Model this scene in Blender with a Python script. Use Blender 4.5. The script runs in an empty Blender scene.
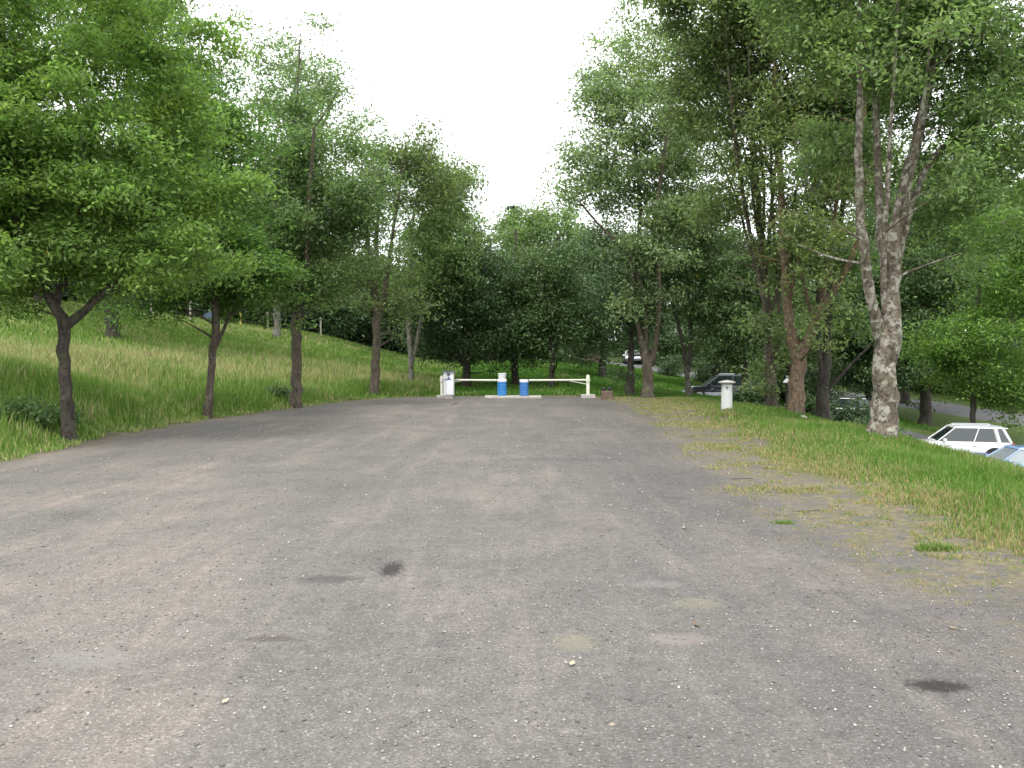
import bpy, math, random
import numpy as np
from mathutils import Vector
S = bpy.context.scene
COL = S.collection
rng = np.random.default_rng(7)
random.seed(7)
R = math.radians

# ------------------------------------------------------------------ camera
F = 800.0
CAMH = 1.6
PITCH = math.atan(22 / 800)
cd = bpy.data.cameras.new('camera')
cd.sensor_width = 36
cd.lens = F / 1024 * 36
cd.clip_end = 2000
cam = bpy.data.objects.new('camera', cd)
cam.location = (0, 0, CAMH)
cam.rotation_euler = (R(90) - PITCH, 0, 0)
COL.objects.link(cam)
S.camera = cam

# ------------------------------------------------------------------ world + sun (overcast)
SUN_EL, SUN_AZ = R(58), R(200)          # azimuth clockwise from +Y
w = bpy.data.worlds.new('World')
S.world = w
w.use_nodes = True
nt = w.node_tree
bg = nt.nodes['Background']
sky = nt.nodes.new('ShaderNodeTexSky')
sky.sky_type = 'NISHITA'
sky.sun_disc = False
sky.sun_elevation = SUN_EL
sky.sun_rotation = SUN_AZ
sky.dust_density = 4
tc = nt.nodes.new('ShaderNodeTexCoord')
cn = nt.nodes.new('ShaderNodeTexNoise')
cn.inputs['Scale'].default_value = 1.6
cn.inputs['Detail'].default_value = 5
nt.links.new(tc.outputs['Generated'], cn.inputs['Vector'])
cr = nt.nodes.new('ShaderNodeValToRGB')
cr.color_ramp.elements[0].position = .3
cr.color_ramp.elements[0].color = (10.6, 10.9, 11.3, 1)
cr.color_ramp.elements[1].position = .75
cr.color_ramp.elements[1].color = (13.0, 13.1, 13.3, 1)
nt.links.new(cn.outputs['Fac'], cr.inputs['Fac'])
mx = nt.nodes.new('ShaderNodeMixRGB')
mx.inputs['Fac'].default_value = .93
nt.links.new(sky.outputs['Color'], mx.inputs['Color1'])
nt.links.new(cr.outputs['Color'], mx.inputs['Color2'])
nt.links.new(mx.outputs['Color'], bg.inputs['Color'])
bg.inputs['Strength'].default_value = .10
sd = bpy.data.lights.new('sun', 'SUN')
sd.energy = 1.5
sd.angle = R(22)
sd.color = (1, .97, .92)
so = bpy.data.objects.new('sun', sd)
so.rotation_euler = (R(90) - SUN_EL, 0, R(180) - SUN_AZ)
COL.objects.link(so)
S.view_settings.view_transform = 'Standard'
S.view_settings.look = 'None'
S.view_settings.exposure = 0.98
S.view_settings.gamma = 1
S.render.film_transparent = False
S.cycles.max_bounces = 9
S.cycles.diffuse_bounces = 5
S.cycles.glossy_bounces = 2
S.cycles.transmission_bounces = 6
S.cycles.use_denoising = True

# ------------------------------------------------------------------ helpers
ct, st_ = math.cos(PITCH), math.sin(PITCH)
def P(px, py, Y):
    """point of the place seen at pixel (px, py), at depth Y"""
    a = (px - 512) / F
    b = (384 - py) / F
    dy = ct + b * st_
    dz = -st_ + b * ct
    s = Y / dy
    return np.array([a * s, Y, CAMH + dz * s])

def link(o, parent=None):
    COL.objects.link(o)
    if parent is not None:
        o.parent = parent
    return o

def tag(o, label=None, cat=None, group=None, kind=None):
    if label: o['label'] = label
    if cat: o['category'] = cat
    if group: o['group'] = group
    if kind: o['kind'] = kind
    return o

def empty(name, loc, label, cat, group=None, rz=0):
    o = bpy.data.objects.new(name, None)
    o.empty_display_size = .3
    o.location = loc
    o.rotation_euler = (0, 0, rz)
    link(o)
    return tag(o, label, cat, group)

def mesh_np(name, verts, loops, counts, mat, parent=None, smooth=False, attrs=None):
    """fast mesh from arrays. counts: verts per face (array)"""
    me = bpy.data.meshes.new(name)
    verts = np.asarray(verts, np.float32)
    loops = np.asarray(loops, np.int32).ravel()
    counts = np.asarray(counts, np.int32)
    me.vertices.add(len(verts))
    me.vertices.foreach_set('co', verts.ravel())
    me.loops.add(len(loops))
    me.loops.foreach_set('vertex_index', loops)
    me.polygons.add(len(counts))
    starts = np.concatenate([[0], np.cumsum(counts)[:-1]]).astype(np.int32)
    me.polygons.foreach_set('loop_start', starts)
    if smooth:
        me.polygons.foreach_set('use_smooth', np.ones(len(counts), bool))
    if attrs:
        for k, v in attrs.items():
            a = me.attributes.new(k, 'FLOAT', 'POINT')
            a.data.foreach_set('value', np.asarray(v, np.float32))
    me.update(calc_edges=True)
    me.validate()
    if mat: me.materials.append(mat)
    o = bpy.data.objects.new(name, me)
    return link(o, parent)

class MB:
    """mesh builder in plain lists"""
    def __init__(s): s.v = []; s.f = []
    def add(s, vs, fs):
        n = len(s.v)
        s.v += [tuple(map(float, v)) for v in vs]
        s.f += [tuple(i + n for i in f) for f in fs]
        return s
    def box(s, c, d, rz=0, taper=1.0):
        x, y, z = c; a, b, h = d[0] / 2, d[1] / 2, d[2] / 2
        vs = []
        for k, t in ((-1, 1), (1, taper)):
            for sx, sy in ((-1, -1), (1, -1), (1, 1), (-1, 1)):
                px, py = sx * a * t, sy * b * t
                vs.append((x + px * math.cos(rz) - py * math.sin(rz), y + px * math.sin(rz) + py * math.cos(rz), z + k * h))
        return s.add(vs, [(3, 2, 1, 0), (4, 5, 6, 7), (0, 1, 5, 4), (1, 2, 6, 5), (2, 3, 7, 6), (3, 0, 4, 7)])
    def lathe(s, prof, c=(0, 0, 0), n=24, axis='z'):
        vs, fs = [], []
        for r, z in prof:
            for k in range(n):
                a = 2 * math.pi * k / n
                p = (r * math.cos(a), r * math.sin(a), z)
                if axis == 'y': p = (p[0], p[2], p[1])
                if axis == 'x': p = (p[2], p[0], p[1])
                vs.append((p[0] + c[0], p[1] + c[1], p[2] + c[2]))
        m = len(prof)
        for j in range(m - 1):
            for k in range(n):
                fs.append((j * n + k, j * n + (k + 1) % n, (j + 1) * n + (k + 1) % n, (j + 1) * n + k))
        fs.append(tuple(range(n))[::-1]); fs.append(tuple((m - 1) * n + k for k in range(n)))
        return s.add(vs, fs)
    def tube(s, pts, rad, n=8):
        vs, fs = tube_np(np.array(pts, float), np.array(rad if hasattr(rad, '__len__') else [rad] * len(pts), float), n)
        fs = [tuple(f) for f in fs]
        m = len(pts)
        fs.append(tuple(range(n))[::-1]); fs.append(tuple((m - 1) * n + k for k in range(n)))
        return s.add(vs, fs)
    def build(s, name, mat, parent=None, bevel=0, smooth=False):
        me = bpy.data.meshes.new(name)
        me.from_pydata(s.v, [], s.f)
        import bmesh
        bm = bmesh.new(); bm.from_mesh(me)
        bmesh.ops.recalc_face_normals(bm, faces=bm.faces)
        bm.to_mesh(me); bm.free()
        if smooth:
            for p in me.polygons: p.use_smooth = True
            try: me.set_sharp_from_angle(angle=R(40))
            except Exception: pass
        me.materials.append(mat)
        o = bpy.data.objects.new(name, me)
        link(o, parent)
        if bevel:
            b = o.modifiers.new('bevel', 'BEVEL'); b.width = bevel; b.segments = 2; b.limit_method = 'ANGLE'
        return o

def tube_np(pts, rad, n):
    m = len(pts)
    T = np.gradient(pts, axis=0)
    T /= np.linalg.norm(T, axis=1)[:, None] + 1e-9
    up = np.array([0.0, 1.0, 0.0]) if abs(T[0][1]) < .8 else np.array([1.0, 0, 0])
    A = np.cross(T, up); A /= np.linalg.norm(A, axis=1)[:, None] + 1e-9
    B = np.cross(T, A)
    ang = np.arange(n) * 2 * np.pi / n
    V = pts[:, None, :] + rad[:, None, None] * (np.cos(ang)[None, :, None] * A[:, None, :] + np.sin(ang)[None, :, None] * B[:, None, :])
    V = V.reshape(-1, 3)
    j = np.arange(m - 1)[:, None]; k = np.arange(n)[None, :]
    a = j * n + k; b = j * n + (k + 1) % n
    Fq = np.stack([a, b, b + n, a + n], -1).reshape(-1, 4)
    return V, Fq

# ------------------------------------------------------------------ materials
def newmat(name):
    m = bpy.data.materials.new(name); m.use_nodes = True
    t = m.node_tree
    return m, t, t.nodes['Principled BSDF']

def nd(t, kind, **kw):
    n = t.nodes.new(kind)
    for k, v in kw.items():
        if k in n.inputs: n.inputs[k].default_value = v
        else: setattr(n, k, v)
    return n

def ramp(t, fac, stops):
    n = t.nodes.new('ShaderNodeValToRGB')
    e = n.color_ramp.elements
    while len(e) < len(stops): e.new(.5)
    for i, (p, c) in enumerate(stops):
        e[i].position = p
        e[i].color = (*c, 1) if len(c) == 3 else c
    t.links.new(fac, n.inputs['Fac'])
    return n.outputs['Color']

def mix(t, fac, a, b, mode='MIX'):
    n = t.nodes.new('ShaderNodeMixRGB'); n.blend_type = mode
    for i, v in ((0, fac), (1, a), (2, b)):
        if isinstance(v, (int, float)): n.inputs[i].default_value = v
        elif isinstance(v, tuple): n.inputs[i].default_value = (*v, 1)
        else: t.links.new(v, n.inputs[i])
    return n.outputs[0]

def mth(t, op, a, b=None, c=None, clamp=False):
    n = t.nodes.new('ShaderNodeMath'); n.operation = op; n.use_clamp = clamp
    for i, v in enumerate((a, b, c)):
        if v is None: continue
        if isinstance(v, (int, float)): n.inputs[i].default_value = v
        else: t.links.new(v, n.inputs[i])
    return n.outputs[0]

def noise(t, vec, scale, detail=4, rough=.55, dist=0):
    n = nd(t, 'ShaderNodeTexNoise', Scale=scale, Detail=detail, Roughness=rough, Distortion=dist)
    if vec is not None: t.links.new(vec, n.inputs['Vector'])
    return n.outputs['Fac']

def smap(t, v, a, b, to0=0, to1=1):
    n = t.nodes.new('ShaderNodeMapRange'); n.interpolation_type = 'SMOOTHSTEP'
    n.inputs['From Min'].default_value = a; n.inputs['From Max'].default_value = b
    n.inputs['To Min'].default_value = to0; n.inputs['To Max'].default_value = to1
    t.links.new(v, n.inputs['Value'])
    return n.outputs['Result']

def plain(name, col, rough=.6, metal=0, var=.15, scale=6, dirt=None, coat=0):
    m, t, b = newmat(name)
    tcn = nd(t, 'ShaderNodeTexCoord')
    f = noise(t, tcn.outputs['Object'], scale, 6)
    c2 = tuple(max(0, x * (1 - var)) for x in col); c1 = tuple(min(1, x * (1 + var)) for x in col)
    c = ramp(t, f, [(.3, c2), (.7, c1)])
    if dirt:
        f2 = noise(t, tcn.outputs['Object'], scale * .6, 8, .7)
        c = mix(t, smap(t, f2, .5, .75), c, dirt)
    t.links.new(c, b.inputs['Base Color'])
    b.inputs['Roughness'].default_value = rough
    b.inputs['Metallic'].default_value = metal
    b.inputs['Coat Weight'].default_value = coat
    return m

def leafmat(name, col, var=.38, yellow=.15, trans=.5, wn=1.0):
    m, t, b = newmat(name)
    g = nd(t, 'ShaderNodeNewGeometry')
    oi = nd(t, 'ShaderNodeObjectInfo')
    lo = tuple(x * (1 - var) for x in col); hi = tuple(x * (1 + var) for x in col)
    c = ramp(t, g.outputs['Random Per Island'], [(0, lo), (.5, col), (.85, hi), (1, tuple(x * (1.15 + var) for x in hi))])
    f = noise(t, g.outputs['Position'], wn, 3)
    yl = (col[0] * 1.75, col[1] * 1.4, col[2] * 1.0)
    c = mix(t, smap(t, f, .5, .72, 0, yellow * 2.2), c, yl)
    rare = mth(t, 'GREATER_THAN', g.outputs['Random Per Island'], .998)
    c = mix(t, rare, c, (.2, .17, .05))
    hs = nd(t, 'ShaderNodeHueSaturation')
    t.links.new(c, hs.inputs['Color'])
    t.links.new(smap(t, oi.outputs['Random'], 0, 1, .85, 1.15), hs.inputs['Value'])
    t.links.new(smap(t, oi.outputs['Random'], 0, 1, .51, .49), hs.inputs['Hue'])
    c = hs.outputs['Color']
    t.links.new(c, b.inputs['Base Color'])
    b.inputs['Roughness'].default_value = .5
    b.inputs['Specular IOR Level'].default_value = .35
    tr = nd(t, 'ShaderNodeBsdfTranslucent')
    t.links.new(mix(t, 1.0, c, (1.2, 1.35, .8), 'MULTIPLY'), tr.inputs['Color'])
    ms = nd(t, 'ShaderNodeMixShader'); ms.inputs[0].default_value = trans
    t.links.new(b.outputs[0], ms.inputs[1]); t.links.new(tr.outputs[0], ms.inputs[2])
    t.links.new(ms.outputs[0], t.nodes['Material Output'].inputs['Surface'])
    return m

def barkmat(name, c1, c2, lichen=None, lam=.5, scale=8, stretch=.25, bump=.5, moss=0):
    m, t, b = newmat(name)
    g = nd(t, 'ShaderNodeNewGeometry')
    mp = nd(t, 'ShaderNodeMapping'); mp.inputs['Scale'].default_value = (1, 1, stretch)
    t.links.new(g.outputs['Position'], mp.inputs['Vector'])
    f = noise(t, mp.outputs[0], scale, 8, .65, .3)
    c = ramp(t, f, [(.32, c1), (.62, c2)])
    if lichen:
        f2 = noise(t, g.outputs['Position'], 5.5, 6, .6)
        c = mix(t, smap(t, f2, lam, lam + .1), c, lichen)
        f4 = noise(t, g.outputs['Position'], 13, 5, .7)
        c = mix(t, smap(t, f4, .53, .60, 0, .85), c, tuple(x * .5 for x in c1))
    if moss:
        f3 = noise(t, g.outputs['Position'], 3, 5, .6)
        c = mix(t, smap(t, f3, .52, .66, 0, moss), c, (.07, .1, .025))
    t.links.new(c, b.inputs['Base Color'])
    b.inputs['Roughness'].default_value = .9
    bp = nd(t, 'ShaderNodeBump', Strength=1.0, Distance=.08)
    t.links.new(f, bp.inputs['Height']); t.links.new(bp.outputs[0], b.inputs['Normal'])
    return m

M = {}
M['leaf_ash'] = leafmat('leaf_ash', (0.135, 0.225, 0.06), yellow=.2)
M['leaf_mid'] = leafmat('leaf_mid', (0.14, 0.21, 0.088), yellow=.15)
M['leaf_pale'] = leafmat('leaf_pale', (0.165, 0.23, 0.12), yellow=.1)
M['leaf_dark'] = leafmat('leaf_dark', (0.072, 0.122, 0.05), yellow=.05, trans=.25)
M['leaf_olive'] = leafmat('leaf_olive', (0.165, 0.215, 0.09), yellow=.2)
M['leaf_bright'] = leafmat('leaf_bright', (0.145, 0.24, 0.055), yellow=.2)
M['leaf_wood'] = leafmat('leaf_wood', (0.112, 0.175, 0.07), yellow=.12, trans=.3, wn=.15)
M['leaf_conifer'] = leafmat('leaf_conifer', (.085, .135, .075), yellow=0, trans=.15)
M['bark_dark'] = barkmat('bark_dark', (.022, .018, .014), (.09, .075, .06), lichen=(.11, .10, .085), lam=.6, moss=.3)
M['bark_brown'] = barkmat('bark_brown', (.045, .034, .025), (.145, .115, .088), lichen=(.21, .20, .16), lam=.6, moss=.6)
M['bark_red'] = barkmat('bark_red', (.085, .052, .034), (.23, .155, .105), lichen=(.21, .20, .15), lam=.56, moss=.6)
M['bark_patchy'] = barkmat('bark_patchy', (.070, .053, .040), (.20, .162, .125), lichen=(.36, .34, .285), lam=.48, moss=.3)
M['bark_birch'] = barkmat('bark_birch', (.11, .10, .08), (.25, .24, .20), lichen=(.04, .035, .03), lam=.55, moss=.5)
M['white_paint'] = plain('white_paint', (.60, .61, .60), .5, var=.06, dirt=(.5, .5, .44))
M['cream_paint'] = plain('cream_paint', (.66, .67, .56), .5, var=.08, dirt=(.45, .45, .35))
M['blue_plastic'] = plain('blue_plastic', (.03, .20, .52), .5, var=.15, scale=9, dirt=(.08, .16, .28))
M['blue_deep'] = plain('blue_deep', (.04, .17, .46), .5, var=.2, scale=9, dirt=(.09, .14, .24))
M['white_plastic'] = plain('white_plastic', (.78, .78, .8), .45, var=.05)
M['black'] = plain('black', (.012, .012, .014), .5)
M['concrete'] = plain('concrete', (.42, .40, .36), .9, var=.2, dirt=(.25, .24, .2))
M['brown_wood'] = plain('brown_wood', (.15, .105, .075), .8, var=.3)
M['red_stone'] = plain('red_stone', (.09, .06, .05), .9, var=.35, scale=3)
M['post_wood'] = plain('post_wood', (.24, .22, .17), .85, var=.25)
M['post_pale'] = plain('post_pale', (.34, .33, .27), .8, var=.2)
M['yellow_paint'] = plain('yellow_paint', (.36, .33, .08), .6, var=.1)
M['wire'] = plain('wire', (.2, .2, .2), .5, metal=.6)
M['tarp'] = plain('tarp', (.10, .15, .24), .5, var=.2)
M['car_white'] = plain('car_white', (.78, .78, .8), .25, var=.02, coat=1)
M['car_blue'] = plain('car_blue', (.28, .40, .66), .25, var=.03, coat=1)
M['car_dark'] = plain('car_dark', (.018, .024, .032), .25, var=.05, coat=1)
M['car_grey'] = plain('car_grey', (.05, .055, .06), .25, var=.05, coat=1)
M['cladding'] = plain('cladding', (.09, .1, .13), .6, var=.05)
M['cladding_blue'] = plain('cladding_blue', (.14, .18, .33), .5, var=.05)
M['silver'] = plain('silver', (.5, .52, .55), .35, metal=.5, var=.05)
M['rubber'] = plain('rubber', (.02, .02, .02), .9)
M['glass_dark'] = plain('glass_dark', (.02, .03, .03), .04, var=0, coat=1)
M['glass_painted_sky'] = plain('glass_painted_sky', (.28, .32, .34), .08, var=.1, coat=1)  # pale base colour stands in for sky reflected in the car glass
M['lamp_lens'] = plain('lamp_lens', (.7, .72, .75), .1, var=.03, coat=1)
M['tail_red'] = plain('tail_red', (.4, .02, .015), .2, var=.05, coat=1)
M['skirt_red'] = plain('skirt_red', (.3, .08, .05), .6)

# ------------------------------------------------------------------ terrain
LOT = np.array([(-7.3, -14), (-7.5, 0), (-7.6, 6), (-7.9, 12.4), (-8.35, 17), (-8.25, 22), (-7.4, 28), (-6.0, 33.7), (-4.6, 36.0), (-3.2, 36.8),
                (0, 37.3), (3.4, 36.8), (4.2, 34.5), (4.5, 29), (3.9, 20), (3.6, 16.4), (3.05, 10.5), (2.95, 8.2), (3.05, 6.5), (3.3, 5.2), (3.7, 1), (4.2, -14)], float)
def lot_sd(p):
    """signed distance to the lot outline (positive outside); p (n,2)"""
    p = np.asarray(p, float)
    best = np.full(len(p), 1e9); inside = np.zeros(len(p), bool)
    n = len(LOT)
    for i in range(n):
        a = LOT[i]; b = LOT[(i + 1) % n]
        ab = b - a
        tt = np.clip(((p - a) @ ab) / (ab @ ab), 0, 1)
        d = np.linalg.norm(p - (a + tt[:, None] * ab), axis=1)
        best = np.minimum(best, d)
        c = ((a[1] > p[:, 1]) != (b[1] > p[:, 1]))
        with np.errstate(divide='ignore', invalid='ignore'):
            xi = (b[0] - a[0]) * (p[:, 1] - a[1]) / (b[1] - a[1] + 1e-12) + a[0]
        inside ^= c & (p[:, 0] < xi)
    return np.where(inside, -best, best)

def PZ(px, py, Y):
    v = P(px, py, Y); return (v[0], v[1], v[2])
CP = []
for y in (-14, -4, 4, 12, 20, 28): CP += [(x, y, 0) for x in (-7.3, -3, 1, 3.3)]
CP += [(-5, 35, 0), (0, 36.5, 0), (4, 35, 0), (-8.4, 20, 0), (-7.4, 28, 0), (-9.3, 14, .02), (-9.3, 22, .05)]
# left bank and meadow
CP += [PZ(30, 380, 20), PZ(30, 345, 30), PZ(30, 302, 42), PZ(150, 400, 24), PZ(150, 355, 35), PZ(150, 317, 48), PZ(240, 328, 52),
       PZ(321, 390, 36), PZ(321, 358, 46), PZ(321, 338, 55), PZ(400, 386, 42), PZ(400, 364, 52), PZ(400, 352, 65), (-14, 8, 1.0), (-24, 8, 3.2), (-12, -10, .6), (-30, 20, 4.2), (-28, -10, 3.6),
       (-40, 42, 5.6), (-40, 10, 5.4), (-28, 60, 5.4), (-16, 75, 4.8), (-45, 75, 6), (-45, -12, 5)]
# beyond the gate
CP += [PZ(468, 388, 45), PZ(468, 366, 58), PZ(540, 387, 44), PZ(540, 368, 58), PZ(540, 356, 70), PZ(480, 350, 75), (-5, 95, 4.2)]
CP += [PZ(600, 392, 40), PZ(620, 375, 58), PZ(610, 364, 88), PZ(650, 392, 42), PZ(700, 378, 75), PZ(660, 372, 78), PZ(690, 396, 42), (4, 100, 2.8)]
# right verge, crest and the lower car park
CP += [(5, 8, .02), (5.5, 14, .04), (6.5, 22, .03), (6.8, 28, 0), (8, 17, -.05), (8.6, 24, -.05), (7.2, 10, -.1), (7, 33, 0), (9, 30, -.15), (8.5, 38, -.2), (6.6, 3, -.1), (6.6, -8, -.1),
       (11.5, 17, -1.2), (11, 10, -1.4), (12, 24, -1.3), (12.5, 31, -1.3), (11.5, 45, -.66), (15, 45, -1.2), (18.7, 45, -1.85), (14.5, 14, -2.7), (16, 20, -2.9), (18, 28, -3.1), (22, 37, -3.1), (20, 32, -3.1), (26, 33, -3.15), (28, 24, -3.2), (16, 4, -3), (28, 8, -3.3), (16, -12, -3), (30, 38, -2.9), (36, 30, -3.3)]
ROAD = [PZ(1500, 495, 34), PZ(1250, 455, 42), PZ(1030, 421, 50), PZ(930, 406, 55), PZ(860, 399, 60), PZ(780, 388, 67), PZ(700, 378, 75), PZ(610, 364, 88), (4, 102, 2.9), (-8, 118, 4.2), (-26, 138, 5.0)]
CP += ROAD[:9]
CP += [(36, 62, -.8), (30, 72, .4), (22, 88, 1.6), (50, 60, -1.2), (60, 30, -3.2), (60, 90, 1.5), (10, 115, 3.6)]
CP = np.array(CP)
_uniq, _ix = np.unique(np.round(CP[:, :2], 1), axis=0, return_index=True)
CP = CP[_ix]
def _k(r): return np.where(r > 1e-9, r * r * np.log(r + 1e-12), 0)
_n = len(CP)
_r = np.linalg.norm(CP[:, None, :2] - CP[None, :, :2], axis=2)
_A = np.zeros((_n + 3, _n + 3))
_A[:_n, :_n] = _k(_r) + np.eye(_n) * .8
_A[:_n, _n] = 1; _A[:_n, _n + 1:] = CP[:, :2]; _A[_n, :_n] = 1; _A[_n + 1:, :_n] = CP[:, :2].T
_w = np.linalg.solve(_A, np.concatenate([CP[:, 2], np.zeros(3)]))
def sstep(x, a, b):
    t = np.clip((x - a) / (b - a), 0, 1); return t * t * (3 - 2 * t)
def H(p):
    p = np.atleast_2d(np.asarray(p, float))
    out = np.zeros(len(p))
    for i in range(0, len(p), 20000):
        q = p[i:i + 20000]
        qc = np.clip(q, [-48, -14], [62, 125])
        r = np.linalg.norm(qc[:, None, :] - CP[None, :, :2], axis=2)
        z = _k(r) @ _w[:_n] + _w[_n] + qc @ _w[_n + 1:]
        out[i:i + 20000] = z
    sdv = lot_sd(p)
    out *= sstep(sdv, -.3, 1.6)
    bump = .06 * np.sin(p[:, 0] * .9 + 1.3 * np.sin(p[:, 1] * .5)) * np.sin(p[:, 1] * .7 + .8)
    out += bump * sstep(sdv, 1, 4)
    return np.clip(out, -4.2, 8)
def h1(x, y): return float(H([(x, y)])[0])

xs = np.concatenate([[-600, -350, -200, -120, -80, -60], np.arange(-48, -13, 1.0), np.arange(-13, 16, .4), np.arange(16, 50, 1.0), [52, 56, 62, 75, 100, 150, 250, 400, 600]])
ys = np.concatenate([[-200, -80, -40, -20], np.arange(-14, 2, 1.0), np.arange(2, 40, .4), np.arange(40, 100, 1.0), np.arange(100, 126, 3), [135, 160, 200, 300, 500, 900]])
GX, GY = np.meshgrid(xs, ys)
gp = np.stack([GX.ravel(), GY.ravel()], 1)
gz = H(gp)
# distance to the right-hand side decides how wide the worn band is
def band(p):
    p = np.asarray(p)
    right = sstep(p[:, 0], 0, 2.5)
    return .6 + right * (1.15 + .9 * sstep(p[:, 1], 20, 30))
gsd = lot_sd(gp)
edge = gsd / band(gp)
nx, ny = len(xs), len(ys)
jj, ii = np.meshgrid(np.arange(ny - 1), np.arange(nx - 1), indexing='ij')
a = (jj * nx + ii).ravel()
quads = np.stack([a, a + 1, a + 1 + nx, a + nx], 1)
# distance to road centre line, for the lower car park asphalt strip
def poly_d(p, line):
    best = np.full(len(p), 1e9)
    L = np.array(line)[:, :2]
    for a_, b_ in zip(L[:-1], L[1:]):
        ab = b_ - a_
        tt = np.clip(((p - a_) @ ab) / (ab @ ab), 0, 1)
        best = np.minimum(best, np.linalg.norm(p - (a_ + tt[:, None] * ab), axis=1))
    return best

def gravel_nodes(t, b, edge_out=True):
    """shared ground shader: worn gravel inside (edge<0), straw + soil band, then grass soil"""
    g = nd(t, 'ShaderNodeNewGeometry'); pos = g.outputs['Position']
    at = nd(t, 'ShaderNodeAttribute'); at.attribute_name = 'edge'
    # stones
    def vor(scale, feat='F1'):
        v = nd(t, 'ShaderNodeTexVoronoi', Scale=scale); v.feature = feat
        t.links.new(pos, v.inputs['Vector']); return v
    v1 = vor(115); v2 = vor(40); 
    sp = nd(t, 'ShaderNodeSeparateColor'); t.links.new(v1.outputs['Color'], sp.inputs[0])
    sp2 = nd(t, 'ShaderNodeSeparateColor'); t.links.new(v2.outputs['Color'], sp2.inputs[0])
    base = ramp(t, sp.outputs[0], [(0, (.105, .098, .090)), (.5, (.135, .128, .118)), (.9, (.158, .150, .139)), (1, (.24, .23, .215))])
    # worn pinkish wheel tracks running with the lane
    mp = nd(t, 'ShaderNodeMapping'); mp.inputs['Scale'].default_value = (.55, .13, 1); mp.inputs['Rotation'].default_value = (0, 0, R(-6))
    t.links.new(pos, mp.inputs['Vector'])
    tr = noise(t, mp.outputs[0], 1.0, 6, .62, .6)
    tr2 = noise(t, pos, .7, 5, .6)
    tone = mth(t, 'ADD', mth(t, 'MULTIPLY', tr, .65), mth(t, 'MULTIPLY', tr2, .35))
    pink = mix(t, 1.0, base, (1.27, 1.205, 1.175), 'MULTIPLY')
    c = mix(t, smap(t, tone, .46, .60), base, pink)
    dk = mix(t, 1.0, base, (.86, .865, .87), 'MULTIPLY')
    c = mix(t, smap(t, tone, .46, .36), c, dk)
    # left side of the lot is lighter
    sx = nd(t, 'ShaderNodeSeparateXYZ'); t.links.new(pos, sx.inputs[0])
    lf = smap(t, sx.outputs[0], 2.5, -6)
    c = mix(t, mth(t, 'MULTIPLY', lf, .35), c, mix(t, 1.0, c, (1.22, 1.17, 1.14), 'MULTIPLY'))
    mp3 = nd(t, 'ShaderNodeMapping'); mp3.inputs['Scale'].default_value = (2.2, .22, 1); mp3.inputs['Rotation'].default_value = (0, 0, R(4))
    t.links.new(pos, mp3.inputs['Vector'])
    c = mix(t, smap(t, noise(t, mp3.outputs[0], 1.3, 6, .68, .4),   .48, .68, 0, .7), c, mix(t, 1.0, c, (1.27, 1.225, 1.19), 'MULTIPLY'))
    pt = noise(t, pos, 1.5, 10, .72, .5)
    c = mix(t, smap(t, pt, .50, .56, 0, .55), c, mix(t, 1.0, c, (.84, .85, .86), 'MULTIPLY'))
    rt = smap(t, sx.outputs[0], -.5, 3.2)
    c = mix(t, mth(t, 'MULTIPLY', rt, .85), c, mix(t, 1.0, c, (.78, .775, .79), 'MULTIPLY'))
    fine = noise(t, pos, 9, 6, .7)
    c = mix(t, 1.0, c, ramp(t, fine, [(.3, (.85, .85, .85)), (.7, (1.14, 1.14, 1.14))]), 'MULTIPLY')
    # large pale pebbles pressed into the surface
    peb = mth(t, 'MULTIPLY', mth(t, 'GREATER_THAN', sp2.outputs[1], .955), mth(t, 'LESS_THAN', v2.outputs['Distance'], .32))
    c = mix(t, mth(t, 'MULTIPLY', peb, .7), c, (.30, .285, .265))
    # stains, moss patches and a dark streak below the cabinet, each at its own spot
    def spot(c, x, y, rx, ry, col, amt, s=6):
        m2 = nd(t, 'ShaderNodeMapping')
        m2.inputs['Location'].default_value = (-x / rx, -y / ry, 0); m2.inputs['Scale'].default_value = (1 / rx, 1 / ry, 0)
        t.links.new(pos, m2.inputs['Vector'])
        ln = nd(t, 'ShaderNodeVectorMath', operation='LENGTH'); t.links.new(m2.outputs[0], ln.inputs[0])
        d = mth(t, 'ADD', ln.outputs['Value'], mth(t, 'MULTIPLY', noise(t, pos, s * 2.2, 8, .8), 2.6))
        return mix(t, smap(t, d, 2.5, 1.75, 0, amt), c, col)
    def gp_(px, py): v = P(px, py, 10); s = CAMH / (CAMH - v[2]); return v[0] * s, 10 * s
    for px, py, rx, ry, col, amt in ((392, 570, .10, .26, (.03, .028, .026), .85), (938, 687, .17, .09, (.028, .024, .022), .9), (330, 580, .25, .12, (.06, .06, .055), .6),
                                     (695, 604, .2, .13, (.22, .205, .145), .45), (575, 643, .14, .16, (.22, .205, .145), .5), (677, 640, .2, .11, (.22, .19, .17), .6), (85, 660, .3, .16, (.21, .2, .185), .5),
                                     (270, 640, .2, .06, (.07, .05, .045), .5), (455, 404, .12, 1.6, (.07, .07, .062), .6), (560, 460, 1.2, .3, (.075, .075, .075), .4), (655, 585, .25, .1, (.2, .19, .18), .5)):
        x, y = gp_(px, py)
        c = spot(c, x, y, rx, ry, col, amt, 1.2 / rx)
    # edge band
    e = mth(t, 'ADD', at.outputs['Fac'], mth(t, 'MULTIPLY', mth(t, 'SUBTRACT', noise(t, pos, 1.3, 6, .65), .5), 2.6))
    straw = ramp(t, noise(t, pos, 16, 6, .7), [(.3, (.085, .07, .042)), (.5, (.16, .135, .08)), (.7, (.24, .205, .13))])
    weeds = ramp(t, noise(t, pos, 22, 5, .7), [(.35, (.06, .08, .025)), (.65, (.13, .145, .055))])
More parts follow.
